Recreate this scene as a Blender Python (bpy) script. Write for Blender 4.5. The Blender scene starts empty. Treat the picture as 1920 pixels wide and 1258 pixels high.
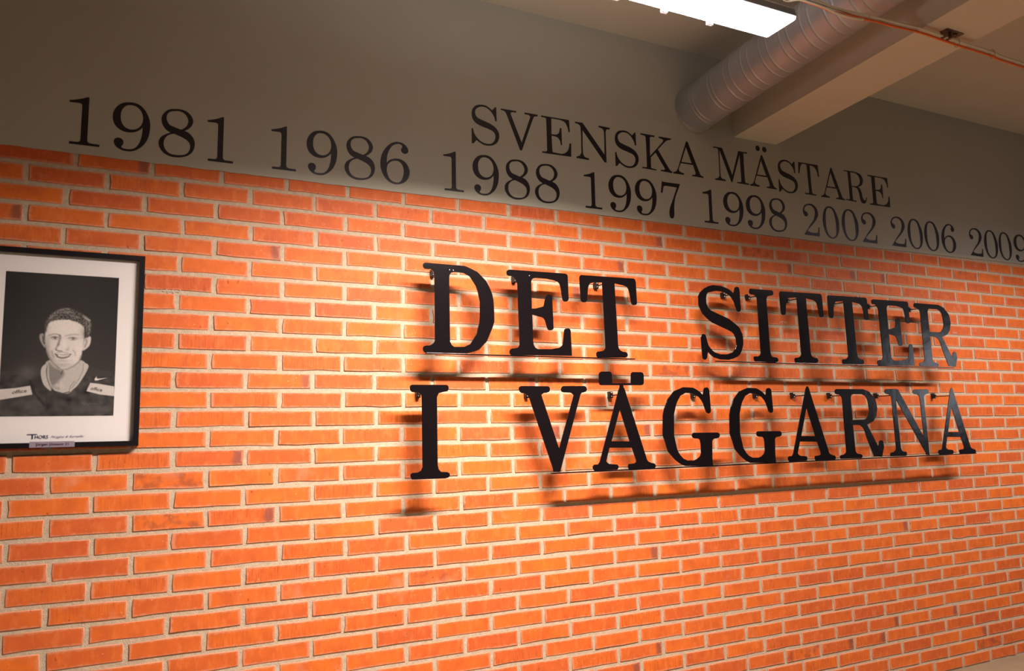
import bpy, bmesh, math, random
import numpy as np
from mathutils import Matrix, Vector
from mathutils.geometry import tessellate_polygon

# ---------------------------------------------------------------- camera, world, lamps, exposure
SC = bpy.context.scene
COL = SC.collection
SC.view_settings.view_transform = 'Standard'
SC.view_settings.look = 'None'
SC.view_settings.gamma = 1.0
SC.view_settings.use_curve_mapping = False
SC.view_settings.exposure = 0.0

cam_data = bpy.data.cameras.new('camera')
cam_data.sensor_width = 36.0
cam_data.lens = 1477.22 * 36.0 / 1920.0
cam_data.clip_start = 0.05
cam_data.dof.use_dof = True
cam_data.dof.focus_distance = 4.1
cam_data.dof.aperture_fstop = 2.8
cam = bpy.data.objects.new('camera', cam_data)
COL.objects.link(cam)
R_CAM = ((0.894932, -0.445577, -0.023605), (0.036399, 0.125626, -0.991410), (0.444715, 0.886386, 0.128645))
C_CAM = (0.19853, -3.24979, 1.43921)
rx, ry, rz = (Vector(r).normalized() for r in R_CAM)
cam.matrix_world = Matrix(((rx.x, -ry.x, -rz.x, C_CAM[0]), (rx.y, -ry.y, -rz.y, C_CAM[1]),
                           (rx.z, -ry.z, -rz.z, C_CAM[2]), (0, 0, 0, 1)))
SC.camera = cam

world = bpy.data.worlds.new('world')
world.use_nodes = True
world.node_tree.nodes['Background'].inputs[0].default_value = (0.5, 0.45, 0.4, 1)
world.node_tree.nodes['Background'].inputs[1].default_value = 0.0
SC.world = world
SC.cycles.max_bounces = 8
SC.cycles.diffuse_bounces = 2
SC.cycles.glossy_bounces = 4
SC.cycles.transparent_max_bounces = 8
SC.cycles.sample_clamp_indirect = 6.0

# the fluorescent luminaire hanging in front of the wall: its tubes
LAMP_X0, LAMP_X1, LAMP_Y0, LAMP_Y1, LAMP_Z = 1.05, 2.25, -1.41, -1.27, 2.85
LAMP_COLOR = (1.0, 0.90, 0.83)
TILT = math.radians(0)      # the reflectors throw the light towards the wall
LAMP_POWER = 150.0
UP_POWER = 7.0
def area_lamp(name, loc, sx, sy, power, spread, rot=(0, 0, 0), color=LAMP_COLOR):
    d = bpy.data.lights.new(name, 'AREA')
    d.shape = 'RECTANGLE'; d.size = sx; d.size_y = sy
    d.energy = power; d.color = color; d.spread = math.radians(spread)
    o = bpy.data.objects.new(name, d); COL.objects.link(o)
    o.location = loc; o.rotation_euler = rot
    return o
area_lamp('tube_light', ((LAMP_X0 + LAMP_X1) / 2, (LAMP_Y0 + LAMP_Y1) / 2, LAMP_Z - 0.004), LAMP_X1 - LAMP_X0 - 0.04, 0.11, LAMP_POWER, 159, (TILT, 0, 0))
area_lamp('tube_uplight', ((LAMP_X0 + LAMP_X1) / 2, (LAMP_Y0 + LAMP_Y1) / 2, LAMP_Z + 0.069), LAMP_X1 - LAMP_X0 - 0.1, 0.03, UP_POWER, 165, (math.pi, 0, 0), (1.0, 0.93, 0.93))
# the next luminaire of the same row, just outside the frame on the right
LAMP2_X0, LAMP2_X1, LAMP2_POWER = 4.62, 6.17, 56.0
area_lamp('second_tube_light', ((LAMP2_X0 + LAMP2_X1) / 2, (LAMP_Y0 + LAMP_Y1) / 2, LAMP_Z - 0.004), LAMP2_X1 - LAMP2_X0 - 0.04, 0.11, LAMP2_POWER, 159, (TILT, 0, 0))
random.seed(11)
rng = np.random.default_rng(11)

# ---------------------------------------------------------------- helpers
def lin(r, g, b):
    f = lambda c: (c / 255 / 12.92) if c / 255 <= 0.04045 else ((c / 255 + 0.055) / 1.055) ** 2.4
    return (f(r), f(g), f(b), 1.0)

def mat(name, color, rough=0.6, metal=0.0, spec=0.5, bump=None, emit=None, vary=0.0, vscale=6.0):
    m = bpy.data.materials.new(name); m.use_nodes = True
    nt = m.node_tree; b = nt.nodes['Principled BSDF']
    b.inputs['Base Color'].default_value = color
    b.inputs['Roughness'].default_value = rough
    b.inputs['Metallic'].default_value = metal
    b.inputs['Specular IOR Level'].default_value = spec
    if emit:
        b.inputs['Emission Color'].default_value = emit[0]
        b.inputs['Emission Strength'].default_value = emit[1]
    if bump or vary:
        tc = nt.nodes.new('ShaderNodeNewGeometry')
    if bump:
        n = nt.nodes.new('ShaderNodeTexNoise'); n.inputs['Scale'].default_value = bump[0]; n.inputs['Detail'].default_value = 5
        bp = nt.nodes.new('ShaderNodeBump'); bp.inputs['Strength'].default_value = bump[1]; bp.inputs['Distance'].default_value = bump[2]
        nt.links.new(tc.outputs['Position'], n.inputs['Vector'])
        nt.links.new(n.outputs['Fac'], bp.inputs['Height']); nt.links.new(bp.outputs['Normal'], b.inputs['Normal'])
    if vary:
        n2 = nt.nodes.new('ShaderNodeTexNoise'); n2.inputs['Scale'].default_value = vscale; n2.inputs['Detail'].default_value = 6
        r = nt.nodes.new('ShaderNodeMapRange')
        r.inputs['From Min'].default_value = 0.3; r.inputs['From Max'].default_value = 0.7
        r.inputs['To Min'].default_value = 1 - vary; r.inputs['To Max'].default_value = 1 + vary
        mx = nt.nodes.new('ShaderNodeVectorMath'); mx.operation = 'SCALE'
        mx.inputs[0].default_value = color[:3]
        nt.links.new(tc.outputs['Position'], n2.inputs['Vector'])
        nt.links.new(n2.outputs['Fac'], r.inputs['Value']); nt.links.new(r.outputs['Result'], mx.inputs['Scale'])
        nt.links.new(mx.outputs['Vector'], b.inputs['Base Color'])
    return m

def link(name, me, m=None, parent=None, loc=None, **props):
    o = bpy.data.objects.new(name, me); COL.objects.link(o)
    if m is not None:
        me.materials.append(m)
    if parent is not None:
        o.parent = parent
    if loc is not None:
        o.location = loc
    for k, v in props.items():
        o[k] = v
    return o

def mesh(name, verts, faces, smooth=False):
    me = bpy.data.meshes.new(name); me.from_pydata([tuple(v) for v in verts], [], faces); me.update()
    if smooth:
        me.polygons.foreach_set('use_smooth', [True] * len(me.polygons))
    return me

def thing(name, label, cat, loc, group=None):
    o = bpy.data.objects.new(name, None); COL.objects.link(o); o.location = loc
    o.empty_display_size = 0.05
    o['label'] = label; o['category'] = cat
    if group:
        o['group'] = group
    return o

def box_bm(bm, x0, x1, y0, y1, z0, z1, bevel=0.0):
    r = bmesh.ops.create_cube(bm, size=1.0)
    for v in r['verts']:
        v.co = Vector(((x0 + x1) / 2 + v.co.x * (x1 - x0), (y0 + y1) / 2 + v.co.y * (y1 - y0), (z0 + z1) / 2 + v.co.z * (z1 - z0)))
    if bevel:
        es = list({e for v in r['verts'] for e in v.link_edges})
        bmesh.ops.bevel(bm, geom=es, offset=bevel, segments=2, affect='EDGES', profile=0.6)

def boxes(name, lst, bevel=0.0):
    bm = bmesh.new()
    for b in lst:
        box_bm(bm, *b, bevel=bevel)
    me = bpy.data.meshes.new(name); bm.to_mesh(me); bm.free()
    return me

def tube(name, pts, r, seg=10, caps=True):
    pts = [Vector(p) for p in pts]; vs = []; fs = []
    for i, p in enumerate(pts):
        d = (pts[min(i + 1, len(pts) - 1)] - pts[max(i - 1, 0)]).normalized()
        up = Vector((0, 0, 1)) if abs(d.z) < 0.9 else Vector((1, 0, 0))
        u = d.cross(up).normalized(); w = u.cross(d)
        rr = r[i] if isinstance(r, (list, tuple)) else r
        for k in range(seg):
            t = 2 * math.pi * k / seg
            vs.append(p + u * math.cos(t) * rr + w * math.sin(t) * rr)
    for i in range(len(pts) - 1):
        for k in range(seg):
            a = i * seg + k; b = i * seg + (k + 1) % seg
            fs.append((a, b, b + seg, a + seg))
    if caps:
        fs.append(tuple(range(seg))[::-1]); fs.append(tuple(range((len(pts) - 1) * seg, len(pts) * seg)))
    return mesh(name, vs, fs, smooth=True)

def catmull(pts, n=5, closed=False):
    P = [Vector(p) for p in pts]; out = []
    m = len(P)
    for i in range(m - 1):
        p0 = P[max(i - 1, 0)]; p1 = P[i]; p2 = P[i + 1]; p3 = P[min(i + 2, m - 1)]
        for k in range(n):
            t = k / n
            out.append(0.5 * ((2 * p1) + (p2 - p0) * t + (2 * p0 - 5 * p1 + 4 * p2 - p3) * t * t + (3 * p1 - p0 - 3 * p2 + p3) * t ** 3))
    out.append(P[-1])
    return out

def outline(s, n=5):
    """closed outline: points 'x,z' in mm, a star marks a corner; between the others the line is smooth"""
    pts = []; cor = []
    for t in s.split():
        cor.append(t.endswith('*')); a, b = t.rstrip('*').split(','); pts.append((float(a) / 1000, float(b) / 1000))
    m = len(pts); out = []
    for i in range(m):
        p1 = np.array(pts[i]); p2 = np.array(pts[(i + 1) % m])
        p0 = np.array(pts[i - 1]); p3 = np.array(pts[(i + 2) % m])
        if cor[i] and cor[(i + 1) % m]:
            out.append(tuple(p1)); continue
        L = np.linalg.norm(p2 - p1)
        t1 = (p2 - p0); t2 = (p3 - p1)
        t1 = (p2 - p1) if cor[i] else t1 / (np.linalg.norm(t1) + 1e-9) * L
        t2 = (p2 - p1) if cor[(i + 1) % m] else t2 / (np.linalg.norm(t2) + 1e-9) * L
        for k in range(n):
            t = k / n; h = (2 * t ** 3 - 3 * t * t + 1, t ** 3 - 2 * t * t + t, -2 * t ** 3 + 3 * t * t, t ** 3 - t * t)
            out.append(tuple(h[0] * p1 + h[1] * t1 + h[2] * p2 + h[3] * t2))
    return out

def straight(s):
    return [tuple(float(v) / 1000 for v in t.rstrip('*').split(',')) for t in s.split()]

def area2(l):
    return sum(l[i - 1][0] * l[i][1] - l[i][0] * l[i - 1][1] for i in range(len(l)))

def plate(name, loops, y_front, thick, sx=1.0):
    """flat shape cut out of sheet: loops in the x-z plane (first outer, then holes), front face at y_front"""
    loops = [l if (area2(l) > 0) == (i == 0) else l[::-1] for i, l in enumerate(loops)]
    flat = [Vector((p[0] * sx, p[1], 0)) for l in loops for p in l]
    tris = tessellate_polygon([[Vector((p[0] * sx, p[1], 0)) for p in l] for l in loops])
    n = len(flat)
    vs = [(p.x, y_front, p.y) for p in flat] + [(p.x, y_front + thick, p.y) for p in flat]
    fs = []
    for t in tris:
        a, b, c = (flat[i] for i in t)
        if (b - a).cross(c - a).z < 0:
            t = (t[0], t[2], t[1])
        fs.append(tuple(t)); fs.append(tuple(i + n for i in reversed(t)))
    k = 0
    for l in loops:
        m = len(l)
        for i in range(m):
            a = k + i; b = k + (i + 1) % m
            fs.append((a, a + n, b + n, b))
        k += m
    return mesh(name, vs, fs)

def text_mesh(name, body, size, shear=0.0, space=1.0, extrude=0.0002, sx=1.0):
    c = bpy.data.curves.new(name, 'FONT'); c.body = body; c.size = size; c.shear = shear; c.space_character = space
    c.extrude = extrude; c.resolution_u = 3; c.align_x = 'LEFT'
    o = bpy.data.objects.new(name + '_tmp', c); COL.objects.link(o)
    me = bpy.data.meshes.new_from_object(o.evaluated_get(bpy.context.evaluated_depsgraph_get()))
    bpy.data.objects.remove(o); me.name = name; me.materials.clear()
    me.transform(Matrix.Diagonal((sx, 1, 1, 1))); me.transform(Matrix.Rotation(math.pi / 2, 4, 'X'))
    return me

# outlines in millimetres (x along the wall, z up)
STEEL = {
  'D': ["2.6,374.4 4.3,382.7 11.2,388.1 20.5,388.8 198.8,388.3 225.4,379.0 258.9,365.5 281.1,345.3 300.3,327.6 316.6,299.2 326.6,276.6 335.0,243.4 336.2,214.0 337.2,180.5 336.4,144.9 326.2,117.3 316.6,96.1 299.1,58.2 281.6,41.1 261.0,19.9 240.8,12.0 214.1,4.3 200.9,1.1 8.2,-0.0 0.7,8.5 0.0,18.4 4.2,26.5 14.7,30.4 31.5,31.3 46.4,39.7 54.1,50.8 55.0,199.0 55.0,345.6 50.0,356.7 39.4,361.6 13.9,361.0 6.7,364.5", "123.9,332.1 126.7,344.6 132.1,352.1 145.3,357.2 191.6,356.4 220.3,343.0 233.4,325.1 248.7,303.2 257.2,280.7 263.4,251.8 267.5,231.2 266.2,168.7 263.8,139.6 256.2,114.4 250.3,89.5 232.9,64.2 219.2,43.2 190.4,30.1 142.4,28.7 131.8,36.4 124.2,50.3"],
  'E': ["0.0,373.7 1.8,381.2 8.0,386.5 16.2,388.6 307.0,391.2 315.6,388.0 320.1,379.8 320.4,272.4 318.3,264.7 310.7,258.5 297.6,257.4 290.4,261.2 287.2,268.6 280.4,319.6 274.7,340.2 266.3,348.5 242.9,355.2 208.8,359.7 149.6,359.4 137.0,357.0 128.4,350.4 124.8,341.5 124.3,215.6 145.2,217.4 185.4,228.9 188.7,238.5 197.4,272.8 200.2,280.5 208.5,285.5 221.3,286.3 229.6,282.3 232.4,274.9 234.8,135.7 234.0,126.3 226.2,120.4 213.4,118.4 205.1,122.5 201.1,130.6 191.7,163.7 185.7,172.8 177.4,177.3 125.5,187.4 126.3,64.8 129.5,46.5 137.4,35.7 149.7,30.2 218.9,32.2 261.7,40.2 277.0,49.2 281.6,58.7 290.2,115.4 292.7,124.9 299.4,130.8 314.6,132.2 323.1,128.0 325.8,118.7 328.3,3.8 14.1,-0.5 6.3,6.6 5.8,17.4 10.8,25.5 18.9,29.3 39.1,31.0 51.4,36.8 57.0,47.9 53.2,323.6 51.4,332.8 45.6,343.5 36.9,354.1 25.6,358.8 7.3,360.1 1.4,365.2"],
  'T': ["0.0,374.4 2.1,383.8 9.1,390.5 312.0,394.4 319.9,389.2 323.8,378.0 326.1,275.5 324.3,267.9 316.3,262.9 302.8,262.1 294.0,266.9 291.3,275.5 283.3,320.3 278.4,339.0 269.1,349.7 249.3,356.0 198.6,362.8 206.6,57.4 209.6,46.5 217.9,37.5 230.8,31.6 248.4,30.6 257.8,24.9 260.0,14.7 256.0,7.2 242.5,2.4 86.5,0.1 81.8,8.3 81.1,21.0 87.7,27.7 113.5,30.9 126.6,36.7 133.6,47.9 126.8,362.1 76.7,358.7 61.5,354.0 52.6,344.9 47.7,331.7 40.4,277.9 37.8,266.8 29.9,260.5 15.1,259.7 6.1,265.0 3.5,274.0"],
  'S': ["102.0,394.4 158.5,393.4 198.9,382.7 221.2,373.3 235.5,360.8 241.4,365.5 244.6,376.6 247.8,387.7 257.6,394.5 271.6,395.4 279.6,389.7 282.5,379.0 283.3,277.3 279.1,266.3 268.0,261.4 256.7,264.4 251.7,272.1 237.4,314.6 220.7,337.1 203.3,350.5 180.9,357.4 156.3,363.8 126.9,364.9 108.7,362.7 66.7,351.9 58.0,341.7 53.0,322.0 52.5,295.4 62.9,273.0 78.9,259.7 198.0,221.0 246.3,190.9 265.9,175.6 281.9,143.9 285.2,126.1 283.5,88.4 270.3,55.9 257.1,36.0 242.4,25.0 207.0,11.7 177.0,5.7 123.0,6.3 81.3,15.8 62.2,27.5 44.8,42.7 40.4,30.4 36.1,12.9 27.5,4.1 16.5,2.8 7.3,8.8 4.8,22.6 2.7,119.6 5.6,130.1 14.7,134.6 27.9,134.4 36.2,127.8 43.1,100.1 52.3,74.2 72.8,52.2 89.9,42.1 125.0,33.3 170.1,34.4 207.3,45.3 227.1,63.6 235.7,85.2 233.8,120.7 224.0,141.8 211.0,152.0 188.9,161.1 83.2,196.3 53.4,214.3 24.1,237.5 4.6,273.4 0.0,283.7 0.9,329.5 14.2,349.7 42.4,372.7 70.0,386.2"],
  'Ä': ["52.2,447.1 56.4,455.4 64.9,459.6 111.2,460.3 120.8,456.4 124.4,448.2 124.3,405.7 231.8,406.7 234.0,449.7 237.9,456.9 245.7,460.4 296.6,460.3 305.5,455.0 309.1,444.5 307.0,406.5 300.9,398.9 290.6,396.7 187.1,395.9 187.7,386.8 193.7,378.5 306.6,40.7 313.7,32.2 328.6,25.6 348.8,21.6 357.4,10.1 350.1,-1.1 200.2,-0.3 195.0,12.9 199.0,24.1 232.9,26.1 243.1,31.4 243.6,40.8 221.8,99.8 95.4,103.2 74.7,42.5 79.2,35.6 90.9,28.7 136.7,23.9 143.5,12.8 135.1,0.7 10.4,-0.4 1.8,7.5 0.0,20.2 8.4,28.5 29.7,28.6 39.7,39.7 158.6,371.3 165.8,385.4 167.3,395.7 61.9,394.9 53.9,398.1 50.5,408.2", "161.7,282.4 210.9,130.2 107.9,132.6"],
  'A': ["180.0,402.0 187.1,395.9 192.6,384.7 195.9,372.3 306.6,40.7 313.7,32.2 328.6,25.6 348.8,21.6 357.4,10.1 350.1,-1.1 200.2,-0.3 195.0,12.9 199.0,24.1 232.9,26.1 243.1,31.4 243.6,40.8 221.8,99.8 95.4,103.2 74.7,42.5 79.2,35.6 90.9,28.7 136.7,23.9 143.5,12.8 135.1,0.7 10.4,-0.4 1.8,7.5 0.0,20.2 8.4,28.5 29.7,28.6 39.7,39.7 158.6,371.3 163.2,384.5 170.7,395.7 176.5,401.2", "161.7,282.4 210.9,130.2 107.9,132.6"],
  'G': ["140.9,389.7 201.8,387.6 228.4,375.9 246.0,365.1 259.0,352.5 264.7,356.1 268.6,377.9 275.2,387.0 287.0,389.7 298.4,387.2 304.8,378.1 307.9,272.7 304.5,263.6 293.9,257.6 282.5,260.2 276.1,267.5 260.5,309.1 252.3,323.5 235.2,341.6 217.4,348.8 186.3,359.5 152.6,361.1 120.3,346.7 98.3,316.5 88.1,295.3 74.4,252.9 68.3,154.7 71.6,137.1 83.4,81.0 99.5,56.1 118.2,38.7 142.0,29.5 182.2,28.2 200.6,33.5 221.8,47.0 229.7,62.6 230.6,108.8 227.3,126.6 218.7,133.9 193.9,135.2 183.0,140.0 177.8,150.7 182.0,159.5 191.3,163.6 342.8,161.9 354.0,156.3 355.6,145.4 349.3,136.5 336.0,133.2 314.9,130.7 304.9,121.3 299.0,39.2 299.3,-1.8 211.8,0.4 127.0,2.8 96.8,14.3 65.3,36.3 26.3,75.6 13.7,117.6 0.0,156.0 6.5,250.0 17.2,285.0 39.5,328.9 81.7,369.8"],
  'R': ["0.9,374.4 3.7,381.7 13.6,387.3 229.2,387.8 276.2,373.8 320.5,334.4 328.5,310.0 332.6,276.1 316.3,231.2 291.3,204.6 237.8,185.6 251.5,165.1 312.3,63.8 322.7,82.1 322.5,89.5 332.7,96.7 346.4,97.1 356.6,90.6 360.9,58.8 345.4,22.1 337.6,3.1 272.9,5.9 268.4,13.4 224.0,113.9 212.4,151.0 201.2,169.6 184.0,181.6 163.3,185.6 123.8,185.4 125.8,50.5 128.0,37.7 139.8,26.5 168.3,23.1 178.1,16.2 178.8,8.9 171.1,1.1 5.1,1.9 0.0,11.0 1.8,18.1 12.6,23.1 30.6,24.4 47.0,32.9 52.3,43.5 53.3,325.1 50.1,343.4 35.8,354.4 13.0,358.0 1.7,363.4", "123.4,336.1 128.0,349.1 135.1,355.8 145.9,358.4 215.1,358.6 240.9,349.3 254.9,330.6 260.1,306.3 262.9,261.5 252.2,239.3 231.0,219.1 214.5,215.6 124.4,214.0"],
  'I': ["0.0,377.2 1.3,386.9 9.5,391.7 166.0,392.2 173.6,386.3 174.3,372.4 167.8,364.5 146.5,361.2 129.5,356.4 120.9,340.6 121.6,56.5 125.6,39.0 135.9,28.2 165.2,25.9 174.3,19.7 175.9,10.0 169.0,2.6 154.3,-0.6 6.5,1.3 1.4,13.6 1.4,23.0 8.7,28.4 33.0,29.3 47.3,36.3 53.5,49.4 52.2,336.6 50.2,350.2 35.9,359.1 11.3,360.6 3.2,365.6"],
  'N': ["0.0,377.3 6.3,386.3 18.2,389.9 107.9,390.5 120.5,385.1 127.1,374.3 305.8,109.5 301.3,338.5 294.8,351.3 282.0,358.6 252.3,362.1 247.0,371.2 249.8,384.0 261.4,388.8 375.1,391.0 385.7,386.6 389.7,375.5 382.7,365.2 356.8,359.9 344.6,351.4 339.5,334.9 342.0,0.3 310.4,3.1 309.2,13.9 91.9,327.6 97.0,50.2 102.1,35.9 116.7,26.7 137.9,26.1 144.9,18.8 142.2,6.5 132.0,1.5 2.3,3.9 0.0,14.4 9.1,24.6 32.8,27.4 51.3,37.4 55.2,51.3 53.5,336.5 49.8,349.0 35.2,357.9 14.7,361.4 2.3,366.7"],
  'V': ["0.0,375.8 3.4,383.7 13.7,388.4 151.4,388.4 158.7,383.3 160.0,371.3 154.7,362.8 142.0,358.4 127.4,357.3 114.7,349.2 197.2,107.6 283.7,347.8 275.4,355.9 266.9,359.6 230.6,360.6 220.1,364.2 216.2,375.3 222.2,386.3 231.7,390.1 344.2,391.0 353.6,386.2 357.6,376.1 351.9,364.8 340.8,362.2 327.5,359.1 320.6,349.8 198.4,1.7 163.1,3.1 161.6,19.2 52.6,332.9 44.8,345.4 30.9,354.4 14.8,356.1 4.9,363.3"],
}
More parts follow.
